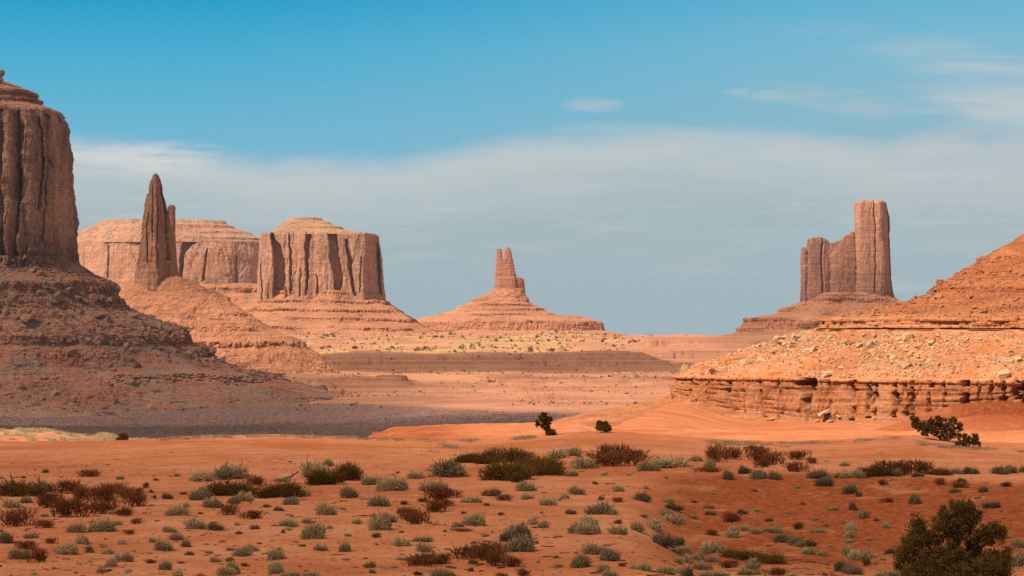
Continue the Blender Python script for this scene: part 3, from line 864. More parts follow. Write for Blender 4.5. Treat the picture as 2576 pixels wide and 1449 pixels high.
# ---- castle-like tower at the right
def build_castle():
    Y = 5000.0
    m = Y / F
    root = empty('castle_butte', ((2130 - CX) * m, Y, -20), label='castle-like butte with one tall square tower beside a lower notched wall', category='butte', group=BUTTES)
    tw = [(504, 2166, 2212, 20), (507, 2157, 2224, 24), (511, 2152, 2229, 27), (530, 2151, 2232, 29), (545, 2151, 2237, 30), (600, 2152, 2237, 31), (650, 2153, 2239, 32), (700, 2153, 2242, 33), (735, 2150, 2247, 35), (770, 2140, 2256, 40)]
    rel = [(2145, 6), (2158, 1), (2180, -2), (2193, 0), (2195, 7), (2199, 1), (2210, -1), (2218, 2), (2224, 12), (2240, 22), (2260, 30)]
    t = loft(tw, Y - 6, 560, 300, n=3.6, relief=rel, disp=cliff_disp(7, .42, .8, .8), seed=3)
    add_form('tower', [t], M['castle'], root)
    wl = [(583, 2020, 2156, 20), (620, 2018, 2158, 24), (650, 2016, 2160, 26), (700, 2016, 2160, 28), (760, 2014, 2164, 31), (790, 2008, 2170, 34)]
    top = [(2010, 640), (2016, 623), (2024, 623), (2026, 640), (2031, 640), (2034, 603), (2040, 599), (2062, 598), (2078, 604), (2083, 611), (2092, 612), (2104, 608), (2116, 604), (2124, 596), (2134, 589), (2142, 584), (2165, 582)]
    rel2 = [(2010, 10), (2020, 2), (2028, 9), (2034, 1), (2060, -3), (2064, 5), (2070, -1), (2084, 6), (2094, 2), (2110, 0), (2136, 4), (2160, 8)]
    w = loft(wl, Y + 2, 620, 220, n=4.0, relief=rel2, disp=cliff_disp(7, .45, .8, .9), top=top, topj=1.2, seed=60)
    add_form('wall', [w], M['castle'], root)
    tl = [(736, 2080, 2230, 40), (752, 2030, 2252, 52), (762, 2012, 2266, 62), (775, 1988, 2300, 78), (781, 1964, 2320, 90), (794, 1940, 2350, 108), (806, 1880, 2390, 135), (808, 1876, 2394, 138), (829, 1868, 2400, 142), (840, 1850, 2440, 165), (850, 1800, 2500, 200), (880, 1720, 2600, 300), (910, 1640, 2700, 420)]
    def dd(X, Yv, Z):
        py = HZ - (Z - HC) / m
        w = sstep(805, 809, py) * sstep(832, 827, py)
        px = CX + X / m
        return talus_disp(10, .55)(X, Yv, Z) + ledge_disp(17, .35, .0, 6, .4)(X, Yv, Z) + w * cliff_disp(8, .7, 1, .8)(X, Yv, Z) + 14 * np.exp(-((px - 2125 + (py - 700) * .9) / 26) ** 2) * sstep(860, 760, py)
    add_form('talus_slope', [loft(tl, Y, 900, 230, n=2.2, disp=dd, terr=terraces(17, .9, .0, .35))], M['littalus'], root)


build_castle()


# ---- red hill of shale ledges at the right
HILL_C = (141.0, 580.0)
HILL_R = 80.0
HILL_PROF = [(-13, 66), (-9.4, 46), (-7.9, 38), (-6.6, 31.5), (-5.7, 29.0), (-5.2, 28.5), (-1.95, 27.35), (-1.85, 27.85), (-1.35, 27.85), (-1.25, 26.6), (0.3, 24), (4, 12.8), (7.2, 3.6), (7.9, 0.8), (8.0, -0.9), (8.15, -0.9), (8.2, 0.6),
             (8.75, 0.7), (8.8, -0.2), (9.9, 0.0), (9.98, -0.8), (11.0, -7), (12.2, -14), (13.3, -19), (15.0, -23), (16.0, -23.3), (18.2, -28), (18.9, -28.2), (21.0, -33.4), (21.8, -33.7), (25.2, -41), (33, -51), (42, -65), (44, -76)]
CRACKS = [(1705, .35, 1.0), (1748, .5, 1.4), (1790, .25, .8), (1848, .8, 2.2), (1888, .3, 1), (1931, .5, 1.4), (1975, .3, 1), (2040, 2.2, 3.6), (2090, .35, 1), (2144, 1.0, 2.4), (2186, .9, 2.4), (2206, .6, 1.6), (2256, .9, 2.6), (2284, .5, 1.6),
          (2300, .8, 2.0), (2340, .6, 1.8), (2376, .4, 1.2), (2424, 1.0, 2.4), (2458, .4, 1.2), (2490, .6, 1.6), (2519, .9, 2.2), (2552, 1.2, 3.0), (2574, 1.2, 2.6), (2610, .8, 2)]


def build_hill():
    P = np.array(HILL_PROF)
    seg = np.hypot(np.diff(P[:, 0]) * 2.2, np.diff(P[:, 1]))
    # more rows on the cliffs
    L = np.concatenate([[0], np.cumsum(seg + 0.25)])
    s = np.linspace(0, L[-1], 680)
    z0, o0 = np.interp(s, L, P[:, 0]), np.interp(s, L, P[:, 1])
    th = np.concatenate([np.linspace(math.radians(-90), math.radians(-172), 40)[::-1][:0], np.linspace(math.radians(172), math.radians(282), 2000)])
    TH, Z = np.meshgrid(th, z0)
    _, O = np.meshgrid(th, o0)
    c, sn = np.cos(TH), np.sin(TH)
    frontness = np.clip(-sn, 0, 1)
    x0, y0 = HILL_C[0] + c * (HILL_R + O), HILL_C[1] + sn * (HILL_R + O)
    # east of the nose the contours run on straight
    past = TH > math.radians(270)
    run = np.where(past, (TH - math.radians(270)) * 200, 0)
    x0 = np.where(past, HILL_C[0] + run, x0)
    y0 = np.where(past, HILL_C[1] - (HILL_R + O), y0)
    c = np.where(past, 0, c)
    sn = np.where(past, -1, sn)
    px = CX + F * x0 / y0
    cl = sstep(-6.0, -5.2, Z) * sstep(-1.2, -1.5, Z)          # the lower shale cliff
    led = sstep(7.9, 8.1, Z) * sstep(10.2, 9.8, Z)
    upc = sstep(14.9, 15.2, Z) * sstep(16.3, 15.9, Z) + sstep(18.1, 18.3, Z) * sstep(19.2, 18.9, Z) + sstep(20.9, 21.1, Z) * sstep(22.1, 21.8, Z)
    sl = sstep(-1.2, 0.2, Z) * sstep(7.9, 7.0, Z)
    d = 2.6 * fbm(x0 * .03, y0 * .03, Z * .02, 2) * sstep(-9, -4, Z) + 0.45 * fbm(x0 * .35, y0 * .35, Z * .35, 4) * (0.35 + sl + sstep(9.8, 11, Z))
    beds = perlin(Z * 2.3 + .25 * perlin(x0 * .08, y0 * .08, 1.), 1.1, 2.2) + .7 * perlin(Z * 5.1 + .2 * perlin(x0 * .2, y0 * .2, 3.), 4.1, 2.2)
    d = d + cl * (0.15 * beds - .45 * np.clip(1 - np.abs(perlin(x0 * .4, y0 * .4, Z * .15)) * 9, 0, 1) + 0.13 * np.round(2 * perlin(x0 * .22, y0 * .22, np.round(Z * 1.3) * 3.1)) / 2 + .13 * fbm(x0 * 1.4, y0 * 1.4, Z * 2.2, 3))
    d = d + led * (0.22 * beds - .6 * np.clip(1 - np.abs(perlin(x0 * .22, y0 * .22, 2.)) * 6, 0, 1) + 0.9 * np.round(2.2 * fbm(x0 * .16, y0 * .16, np.floor(Z * 1.6) * 2.3, 2)) / 2.2 + .2 * fbm(x0 * 1.1, y0 * 1.1, Z * 1.3, 3))
    und = sstep(7.85, 7.92, Z) * sstep(8.24, 8.18, Z)
    d = d + und * 1.5 * sstep(-.15, .2, perlin(x0 * .16, y0 * .16, 6.0))
    d = d + upc * (0.35 * beds + .5 * fbm(x0 * .3, y0 * .3, Z * .2, 3))
    # thin undercut beds
    for zz, w, k in ((-2.35, .05, .5), (-2.75, .06, .7), (-3.2, .05, .6), (-3.7, .07, .8), (-4.1, .05, .6), (-4.55, .06, .7), (-5.0, .06, .5)):
        d = d - k * np.exp(-((Z - zz - .12 * perlin(x0 * .06, y0 * .06, zz)) / w) ** 2) * cl * sstep(-.15, .05, perlin(x0 * .13, y0 * .13, zz * 3))
    bed = np.floor((Z + .1 * perlin(x0 * .05, y0 * .05, 2.)) * 1.7)
    half = y0 / F
    for cx_, w, dep in CRACKS:
        ii = np.nonzero((cl > 0) & (np.abs(px - cx_) < 60))
        bd, zi = bed[ii], Z[ii]
        off = 7 * perlin(bd * 1.71 + .3, cx_ * .137, .5) + 2.5 * perlin(zi * 2.5, cx_ * .31, 2.5)
        on = sstep(-.42, -.1, perlin(bd * 2.37 + .4, cx_ * .231, 4.5)) if w < 2 else 1.0
        wid = w * (.52 * (.3 + .7 * sstep(-4.4, -3.2, zi)) if w > 2 else .52) * (.6 + .9 * np.clip(perlin(bd * 1.13 + .2, cx_ * .37, 7.5) + .4, 0, 1.2))
        q = (px[ii] + off - cx_) * half[ii] / wid
        d[ii] = d[ii] - 1.9 * dep * on * (1 - sstep(.75, 1.15, np.abs(q))) * cl[ii]
    x = x0 + c * d
    y = y0 + sn * d
    foot = np.interp(px, [1600, 1690, 1850, 2040, 2110, 2200, 2400, 2500, 2576, 2700], [0, 0, -1.7, -2.9, -2.6, -1.7, -1.5, -.6, .5, .5])
    zz = Z + foot * sstep(-1.9, -5.2, Z) + 0.4 * perlin(x0 * .06, y0 * .06, 3.3) * sstep(-5.4, -6.4, Z)
    zz = zz + .8 * frontness * sstep(-5.2, -1.9, Z) * sstep(6, 0, Z)
    zz = zz + 0.28 * fbm(x0 * .5, y0 * .5, 2.0, 4) * (sl + sstep(10.2, 11, Z)) + 0.5 * np.clip(perlin(x0 * .09, y0 * .09, 7.0), -1, 1) * sl + 0.12 * fbm(x0 * .8, y0 * .8, 5.0, 3) * sl + .25 * perlin(x0 * .035, y0 * .035, 1.7)
    # a sand cone banked against the cliff in places
    v = np.stack([x, y, zz], -1)
    me = np_mesh('hill', v.reshape(-1, 3), grid_quads(len(z0), len(th)), M['hill'], True)
    obj('hill', me, kind='structure', label='sunlit red shale hill with a rock ledge, boulder slope and cracked low cliff')
    return v, px, Z


HILL_V, HILL_PX, HILL_Z = build_hill()


# ------------------------------------------------------------------ loose rock
def rock_verts(r, flat=1.0):
    """an angular block: hull of random points, as (verts, tris)"""
    bm = bmesh.new()
    sx, sy, sz = 1, r.uniform(.55, .95), r.uniform(.4, .8) * flat
    for _ in range(13):
        p = np.array([r.uniform(-1, 1), r.uniform(-1, 1), r.uniform(-1, 1)])
        p = p / max(np.abs(p).max(), np.linalg.norm(p) * .8) * r.uniform(.85, 1.0)
        bm.verts.new((p[0] * sx * .5, p[1] * sy * .5, p[2] * sz * .5))
    bmesh.ops.convex_hull(bm, input=bm.verts)
    bmesh.ops.delete(bm, geom=[v for v in bm.verts if not v.link_faces], context='VERTS')
    bmesh.ops.triangulate(bm, faces=bm.faces)
    bm.verts.index_update()
    v = np.array([q.co[:] for q in bm.verts])
    t = np.array([[q.index for q in f.verts] for f in bm.faces])
    bm.free()
    return v, t


rr = random.Random(5)
ROCKS = [rock_verts(rr) for _ in range(12)]


def rot(yaw, pit, rol):
    cy, sy, cp, sp, cr, sr = np.cos(yaw), np.sin(yaw), np.cos(pit), np.sin(pit), np.cos(rol), np.sin(rol)
    return np.array([[cy, -sy, 0], [sy, cy, 0], [0, 0, 1]]) @ np.array([[cp, 0, sp], [0, 1, 0], [-sp, 0, cp]]) @ np.array([[1, 0, 0], [0, cr, -sr], [0, sr, cr]])


def rubble(name, pts, sizes, mat, **props):
    vs, ts, off = [], [], 0
    for p, s in zip(pts, sizes):
        v, t = ROCKS[rng.integers(len(ROCKS))]
        v = (v * s) @ rot(*rng.uniform(0, 6.28, 1), *rng.uniform(-.5, .5, 2)).T + p
        vs.append(v)
        ts.append(t + off)
        off += len(v)
    me = np_mesh(name, np.concatenate(vs), np.concatenate(ts), mat, False)
    return obj(name, me, **props)


# scree over the near butte's skirt and over the hill: past counting
tv = TALUS_A.reshape(-1, 3)
pxv = CX + F * tv[:, 0] / tv[:, 1]
ok = np.where((pxv > -40) & (pxv < 960) & (tv[:, 1] < 3130) & (tv[:, 2] > -76))[0]
pick = rng.choice(ok, 5200)
cl = fbm(tv[pick, 0] * .008, tv[pick, 1] * .008, tv[pick, 2] * .02, 3)
pick = pick[cl > -0.12]
sz = np.clip(1.5 * rng.pareto(1.9, len(pick)) + 1.5, 0, 13)
rubble('rubble', tv[pick] + [0, 0, .3], sz, M['scree'], kind='stuff', label='loose blocks and scree strewn over the dark butte skirt')

hv = HILL_V.reshape(-1, 3)
hpx, hz = HILL_PX.ravel(), HILL_Z.ravel()
vis = (hpx > 1690) & (hpx < 2620)
dens = fbm(hv[:, 0] * .07, hv[:, 1] * .07, hv[:, 2] * .12, 3)
ok = np.where(vis & (hz > -1.2) & (hz < 7.2) & (dens > -.12))[0]
pk = rng.choice(ok, 4000)
sz = np.clip(.24 * rng.pareto(2.0, len(pk)) + .24, 0, .85)
ok2 = np.where(vis & (hz > 10) & (hz < 24) & (dens > -.05))[0]
pk2 = rng.choice(ok2, 1600)
rubble('rubble', hv[pk] + [0, 0, .05], sz, M['boulder'], kind='stuff', label='small pale broken stones scattered over the sunlit hill slope')
ok3 = np.where(vis & (hz > -1.1) & (hz < 7.6))[0]
pk3 = rng.choice(ok3, 2600)
rubble('rubble', hv[pk3] + [0, 0, .03], np.clip(.2 * rng.pareto(2.0, len(pk3)) + .2, 0, .8), M['redboulder'], kind='stuff', label='small red stones lying among the pale ones on the hill slope')
rubble('rubble', hv[pk2] + [0, 0, .05], np.clip(.3 * rng.pareto(2.0, len(pk2)) + .25, 0, 1.0), M['redboulder'], kind='stuff', label='small red stones on the upper slope of the sunlit hill')

# --- blocks one can count
BM = [np_mesh('boulder', v, t, M['boulder'], False) for v, t in ROCKS]
BR = [np_mesh('boulder', v, t, M['redboulder'], False) for v, t in ROCKS[::-1]]
BS = [np_mesh('boulder', v, t, M['scree'], False) for v, t in ROCKS[::-1]]
_units = ['', 'first', 'second', 'third', 'fourth', 'fifth', 'sixth', 'seventh', 'eighth', 'ninth', 'tenth', 'eleventh', 'twelfth', 'thirteenth', 'fourteenth', 'fifteenth', 'sixteenth', 'seventeenth', 'eighteenth', 'nineteenth']
ORD = ['', ''] + [u + ' ' for u in _units[2:]] + [(t[:-1] + 'ieth' if not u else t + '-' + u) + ' ' for t in ('twenty', 'thirty', 'forty', 'fifty') for u in _units[:10]]
ORD = ORD[1:]


def order_labels(items, cols, text):
    """items: [obj, px, py]. Within each strip of the picture named by COLS, tells them apart by how high they stand"""
    groups = {}
    for it in items:
        for lim, name in cols:
            if it[1] < lim:
                groups.setdefault(name, []).append(it)
                break
    for name, g in groups.items():
        g.sort(key=lambda q: -q[2])
        for i, (o, _, _) in enumerate(g):
            n = len(g)
            k = (ORD[i] + 'lowest') if i <= n // 2 else (ORD[n - 1 - i] + 'highest')
            o['label'] = text.format(k if n > 1 else 'the only one', name)


HCOLS = [(1900, 'above the cliff left end'), (2000, 'left of the widest crack'), (2080, 'above the widest dark crack'), (2180, 'under the ledge left tip'),
         (2290, 'below the tall square tower'), (2400, 'above the bushy juniper clump'), (2490, 'above the low spreading juniper tip'), (3000, 'beside the right picture edge')]


def put_rocks(idx, sizes, meshes, group, cols, text, sink=.12):
    items = []
    for i, s in zip(idx, sizes):
        p = hv[i]
        o = obj('boulder', meshes[rng.integers(len(meshes))], p + [0, 0, s * sink], category='boulder', group=group)
        o.scale = (s, s * rng.uniform(.8, 1.1), s * rng.uniform(.7, 1.05))
        o.rotation_euler = (rng.uniform(-.4, .4), rng.uniform(-.4, .4), rng.uniform(0, 6.28))
        items.append([o, CX + F * p[0] / p[1], HZ - (p[2] - HC) / p[1] * F])
    order_labels(items, cols, text)


def spaced(ok, n, dmin, bias=None):
    out = []
    for i in rng.permutation(ok):
        if all(np.linalg.norm(hv[i] - hv[j]) > dmin for j in out):
            out.append(i)
            if len(out) == n:
                break
    return out


okb = np.where(vis & (hpx < 2590) & (hz > -.9) & (hz < 6.6) & (dens > -.02))[0]
ib = spaced(okb, 235, .9)
put_rocks(ib, np.clip(.75 * rng.pareto(2.3, len(ib)) + .8, 0, 3.0), BM, 'pale boulders on the hill slope', HCOLS, 'pale tan boulder, {} on the slope {}')
okr = np.where(vis & (hpx > 2120) & (hpx < 2590) & (((hz > 10.2) & (hz < 14.2)) | ((hz > 14.2) & (hz < 24) & (dens > .25))))[0]
ir = spaced(okr, 90, 1.4)
put_rocks(ir, np.clip(.8 * rng.pareto(2.6, len(ir)) + .8, 0, 2.3), BR, 'red boulders above the ledge', [(2240, 'near the ledge left tip'), (2330, 'just right of the tall tower foot'), (2420, 'above the bushy juniper clump'), (2500, 'above the low juniper tip'), (3000, 'beside the right picture edge')],
          'red boulder over the ledge, {} {}')


def near_hill(px, py):
    q = (hpx - px) ** 2 + (HZ - (hv[:, 2] - HC) / hv[:, 1] * F - py) ** 2
    return int(np.argmin(q))


for px, py, w, d, h, yaw, lab in [(2078, 1040, 4.6, 2.0, 1.3, .5, 'largest pale slab leaning below the widest dark cliff crack'), (2042, 1066, 4.0, 1.2, .8, .35, 'long pale slab lying flat under the widest cliff crack'),
                             (2088, 1062, 1.6, 1.1, .8, 1.0, 'pale block lying just right of the leaning slabs'), (2108, 1050, 1.5, 1.0, .7, 2.0, 'rounded pale block right of the slabs, nearest the cliff'), (2060, 1074, 1.5, 1.1, .7, .2, 'small pale block at the front of the slab heap'),
                             (1932, 1045, 2.2, 1.0, .6, 2.6, 'flat pale block in the heap below the left half of the cliff'), (1945, 1056, 1.8, .9, .6, .4, 'lower pale block in the heap below the left half of the cliff'), (1720, 1028, 1.8, 1.0, .6, .6, 'pale slab on the sand under the left tip of the cliff'),
                             (1738, 1024, 1.1, .8, .6, .1, 'small pale stone beside the slab under the cliff tip'), (1912, 1068, 2.0, .8, .4, .2, 'thin dark-edged slab furthest down the sand below the cliff'), (2204, 1054, 1.0, .7, .5, .3, 'lone pale stone on the sand left of the juniper clump')]:
    p = hv[near_hill(px, py)]
    o = obj('boulder', BM[rng.integers(12)], p + [0, -1.0, h * .2], category='boulder', label=lab, group='fallen slabs below the cliff')
    o.scale = (w, d, h)
    o.rotation_euler = (.1, -.3, yaw)

# big blocks of the shaded skirt
tpy = HZ - (tv[:, 2] - HC) / tv[:, 1] * F
front = np.where(tv[:, 1] < 3120)[0]
for px, py, w, h, lab in [(55, 978, 20, 24, 'lone pinkish boulder standing at the foot of the dark skirt'), (278, 765, 34, 26, 'large wedge block high on the dark skirt below the butte edge'), (255, 800, 44, 26, 'dark block leaning out of the skirt under the wedge block'), (335, 800, 40, 30, 'big block near the middle edge of the dark skirt'),
                          (880, 915, 20, 18, 'reddish block at the lower end of the dark skirt'), (62, 812, 70, 30, 'broad pale slab on top of the dark outcrop'), (170, 740, 30, 20, 'reddish slab high up beneath the sheer wall'), (400, 880, 26, 18, 'grey block halfway down the skirt beside the spire cone'), (560, 905, 24, 18, 'block on the skyline of the lower dark skirt')]:
    i = front[np.argmin((pxv[front] - px) ** 2 + (tpy[front] - py) ** 2)]
    p = tv[i]
    mm = p[1] / F
    o = obj('boulder', BS[rng.integers(12)], p + [0, 0, h * mm * .25], category='boulder', label=lab, group='large blocks on the shaded skirt')
    o.scale = (w * mm, w * mm * .9, h * mm * 1.2)
    o.rotation_euler = (rng.uniform(-.3, .3), rng.uniform(-.3, .3), rng.uniform(0, 6.28))


# ------------------------------------------------------------------ plants
def blades_mesh(name, b, t, w, tint, mat, taper=.35):
    """N thin leaves from base points B to tips T, W wide"""
    n = len(b)
    d = t - b
    side = np.cross(d, rng.normal(size=(n, 3)))
    side /= np.linalg.norm(side, axis=1)[:, None] + 1e-9
    w = np.broadcast_to(np.asarray(w, float), (n,))[:, None]
    v = np.stack([b - side * w / 2, b + side * w / 2, t + side * w / 2 * taper, t - side * w / 2 * taper], 1).reshape(-1, 3)
    q = np.arange(n * 4).reshape(n, 4)
    return np_mesh(name, v, q, mat, False, dict(tint=np.repeat(np.clip(tint, 0, 1), 4)))


def dome_dirs(n, low=-.05):
    z = rng.uniform(low, 1, n)
    a = rng.uniform(0, 2 * np.pi, n)
    r = np.sqrt(np.clip(1 - z * z, 0, 1))
    return np.stack([r * np.cos(a), r * np.sin(a), z], 1)


def sage_mesh(i, mat, n=1500, w=.06, name='sagebrush', k=(5, 9), ln=(.07, .19)):
    """unit dome (radius 1, height 1) of short stiff leafy twigs in a few lumps"""
    k = rng.integers(*k)
    cen = dome_dirs(k, .1) * rng.uniform(.25, .62, (k, 1)) * [1, 1, .62]
    rad = rng.uniform(.34, .52, k)
    c = rng.integers(0, k, n)
    d = dome_dirs(n, -.45)
    r = rad[c][:, None]
    b = cen[c] + d * r * rng.uniform(.2, .9, (n, 1))
    t = b + (d * .9 + [0, 0, .25] + rng.normal(0, .35, (n, 3))) * rng.uniform(*ln, (n, 1))
    b[:, 2] = np.maximum(b[:, 2], -.05)
    t[:, 2] = np.maximum(t[:, 2], 0.0)
    s = rng.random(n) < .05                     # dead stems that stick out
    t[s] = b[s] + (d[s] + [0, 0, .5] + rng.normal(0, .4, (s.sum(), 3))) * rng.uniform(.14, .27, (s.sum(), 1))
    t[:, 2] = np.maximum(t[:, 2], 0.0)
    tint = .42 - .5 * s + .35 * (rng.random(n) - .5) + .3 * (rng.random(k)[c] - .5) + .45 * (t[:, 2] - .4)  # paler tips, plus bright tops and dark undersides painted in by height
    return blades_mesh(name, b, t, w * rng.uniform(.6, 1.4, n), tint, mat, .6)


def twig_mesh(i, mat, n=520, w=.05, name='brown_bush', spread=.5):
    """wiry bush: upright stems in separate clumps with small leaves"""
    k = rng.integers(6, 11)
    a = rng.uniform(0, 6.28, k)
    rr_ = np.sqrt(rng.random(k)) * .8
    cen = np.stack([rr_ * np.cos(a), rr_ * np.sin(a), np.zeros(k)], 1)
    c = rng.integers(0, k, n)
    hgt = rng.uniform(.55, 1.0, k)[c]
    f = rng.random(n) ** .8
    ln = rng.normal(0, .19, (n, 3))
    b = cen[c] + ln * [1, 1, 0] + np.stack([0 * f, 0 * f, f * hgt * .85], 1)
    t = b + np.stack([ln[:, 0] * spread + rng.normal(0, .06, n), ln[:, 1] * spread + rng.normal(0, .06, n), rng.uniform(.12, .32, n)], 1)
    t[:, 2] = np.minimum(t[:, 2], hgt + .12)
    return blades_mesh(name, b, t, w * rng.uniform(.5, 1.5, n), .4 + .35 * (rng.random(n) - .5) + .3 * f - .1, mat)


SHRUB = {
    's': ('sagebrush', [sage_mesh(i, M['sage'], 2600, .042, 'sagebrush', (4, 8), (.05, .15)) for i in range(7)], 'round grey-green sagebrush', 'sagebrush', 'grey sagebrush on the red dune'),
    'd': ('dark_sagebrush', [sage_mesh(i, M['dark'], 2600, .04, 'dark_sagebrush', (5, 9), (.05, .14)) for i in range(5)], 'dark olive-grey shrub', 'shrub', 'dark shrubs on the red dune'),
    'r': ('brown_bush', [twig_mesh(i, M['brown']) for i in range(6)], 'wiry red-brown bush', 'bush', 'red-brown bushes on the red dune'),
    'o': ('olive_bush', [sage_mesh(i, M['olive'], 8000, .022, 'olive_bush', (9, 14), (.03, .1)) for i in range(4)], 'low matted olive-brown bush', 'bush', 'olive-brown bushes on the red dune'),
}
# crop number, then base centre x, base y, width, height in that crop (a third of a 2576-wide picture's pixel each)
C6 = """o150,610,330,130 d300,580,180,100 s200,660,110,70 s80,700,160,80 r130,835,200,120 r330,850,120,60 r540,590,170,90 r370,700,160,100 r545,765,210,150 r600,640,120,90 r760,650,170,130 s810,640,100,75 r860,590,140,70
r930,630,120,80 r990,690,130,120 r790,745,190,95 r930,755,120,60 r680,460,130,50 r1050,590,50,45 r1100,550,40,45 d1140,580,40,35 d1160,625,40,40 d1255,635,90,50 s1330,755,170,75 s580,890,130,85 s755,880,150,105 s885,830,80,50
s610,970,120,85 s230,930,100,55 d20,965,120,100 s520,1055,190,105 s430,1035,90,50 d675,1035,70,65 s135,1085,150,100 r280,1110,110,100 r180,1010,130,60 s810,1050,100,55 s930,1105,110,80 s845,1145,120,95 s770,1185,100,50
r1140,1115,70,35 d1235,1165,100,75 s1270,885,100,60 s1330,940,120,75 s1150,960,70,50 s1225,1020,130,95 s1405,990,90,75 s1530,495,200,85 s1740,485,230,130 o1700,605,360,125 r1890,525,110,65 s1500,640,150,100 s1600,695,130,85
d1760,665,100,60 s1840,650,120,85 o2110,615,310,120 s2130,500,120,40 s2300,605,80,60 s2200,670,110,75 r1760,750,110,75 r1890,782,110,75 d2015,690,60,30 d2105,725,80,45 s1480,855,140,85 d1625,865,120,65 d1925,855,80,40
s2180,835,170,70 s2320,820,100,55 s2370,938,170,145 d2135,885,30,45 s2465,755,140,95 s2370,470,220,140 s2480,380,100,70 o2450,520,240,130 s1840,1062,190,90 s1900,1030,90,65 s2065,1092,160,95 s1620,1105,90,50 d1730,1110,70,45
s1700,1210,140,85 s1760,1190,100,95 s2090,1192,160,100 s2180,1215,110,50 s2350,1218,120,60 s2420,1020,80,60 r1840,1140,40,30 s1350,1220,110,65"""
C7 = """o50,492,200,150 s235,520,120,75 s350,572,150,115 s440,560,130,110 s570,475,100,65 s60,622,130,90 s290,685,200,100 s680,565,170,85 r710,655,150,105 r820,625,120,75 r715,730,140,85 r800,690,70,60 r615,655,60,30 d810,460,280,145
o960,355,200,85 o1080,365,140,70 o1150,340,180,90 o1300,350,260,115 o1220,490,330,170 o1480,420,200,120 o1540,450,260,150 s1170,270,120,40 s1390,320,140,60 o1330,503,90,80 o1400,400,180,90 s1640,320,210,80 s1760,300,170,70
s1820,400,210,95 s1735,457,70,50 r2030,330,200,100 r2090,382,300,110 r2210,345,180,90 s2310,422,150,85 s2480,392,230,90 s1400,572,140,80 s1405,632,90,55 d1130,607,140,65 r1215,642,100,45 s965,657,140,50 s1565,677,100,75 s1680,627,90,50
s1780,597,110,70 s2080,572,110,60 d2275,647,120,80 d1960,637,40,45 s280,862,200,150 s360,805,110,75 r500,800,140,90 r580,822,160,90 s1020,827,200,100 s870,842,80,42 d925,747,40,30 r1100,680,40,25 d1325,930,190,150 d1240,950,90,80 s1350,1028,200,135
s1160,1005,120,75 s1460,820,90,65 s1520,848,90,60 s1850,860,200,110 s1790,890,160,100 s1870,898,150,110 s1940,745,190,90 s2040,747,100,60 d1740,742,90,42 s2090,892,140,70 s2220,867,120,80 s2375,872,150,95 s2440,757,150,65
s2510,817,140,85 d2510,722,130,60 d2440,995,180,110 d2530,985,120,80 s2540,1042,110,60 s430,992,190,80 s620,950,140,50 s620,1027,120,85 d640,1120,220,100 r640,1145,180,80 r770,1122,80,75 r960,1090,200,110 r1110,1100,220,120 r1170,1145,130,110
d990,1130,80,50 r1295,1147,120,85 d975,1182,50,42 s770,1220,180,75 r1190,1220,80,35 r1375,1220,80,55 s30,1032,110,95 d210,1150,90,55 d230,1190,60,40 s1920,1050,170,90 d2010,1100,150,105 d1805,1147,160,115 s1970,1182,110,70 s2030,1220,110,55
s2255,1167,130,65 s2455,1197,130,75 s2545,1117,90,70 s2550,1192,80,60 d1650,640,30,20 r900,880,140,22 r780,885,30,18 r450,890,30,20"""
C8 = """r300,352,140,115 r400,332,120,85 r510,262,70,40 r560,342,150,90 r620,292,80,55 r690,372,150,90 r600,390,120,60 r880,332,120,65 r980,362,60,40 r900,422,140,65 s110,342,120,50 s215,392,110,75 r190,430,170,35 d340,492,90,85 d465,442,110,65
d580,482,120,85 d690,487,110,75 s1220,385,110,45 d1030,472,170,75 d1080,532,150,85 d1190,470,90,45 s1280,470,140,70 o1390,462,150,80 o1500,457,180,95 r1620,452,220,95 d1610,465,120,60 r1790,442,180,90 d1780,468,100,45 o1950,452,170,65
d2070,442,100,45 d2180,442,130,70 d2400,442,140,70 d2490,437,100,70 d2565,432,70,55 d2110,502,70,40 d1270,592,120,85 d1330,612,50,50 r1950,532,60,50 r2090,542,100,40 d2050,582,100,40 d2275,587,80,55 d1760,672,95,95 r1530,532,60,40
d1285,717,70,75 s1130,717,70,40 s1360,785,75,75 d1460,797,50,35 s1280,872,125,75 s1280,927,110,65 s1270,967,80,32 s1530,857,80,50 d2340,707,120,60 s2230,632,50,25 d535,577,60,28 d90,657,50,30 s200,697,80,35 d210,752,80,42 d450,752,70,42
r370,812,120,75 s560,722,70,32 s790,747,60,28 r875,862,70,50 s1000,792,60,32 s390,927,150,95 s470,872,90,65 s560,892,100,55 s680,892,120,55 r205,907,70,42 s230,1042,160,105 o400,1075,200,70 o520,1090,220,80 o650,1115,240,80 d760,957,150,75
d850,972,120,65 d930,992,170,75 s1030,887,130,40 s950,1047,100,65 s1040,1062,110,55 s1250,1052,130,75 s1355,1092,170,95 d1220,1180,150,95 d1300,1200,160,80 r1395,1137,50,50 s20,1042,90,65 s110,1087,120,65 s30,1112,90,75 s225,1107,130,65
s155,1162,110,75 d30,1212,90,100 s545,1165,160,90 s510,1205,130,65 r350,1147,130,50 r660,1212,150,55 s240,1214,200,45 s830,1216,130,35 d1575,1047,90,50 s1540,1215,190,50 s1515,1102,50,30 s2550,1002,100,75 s2540,1142,140,120 s2440,932,70,55"""


def parse(txt, ox):
    out = []
    for tok in txt.split():
        a = [float(q) for q in tok[1:].split(',')]
        out.append((tok[0], ox + a[0] / 3.0, 1046.5 + a[1] / 3.0, a[2] / 3.0, a[3] / 3.0))
    return out


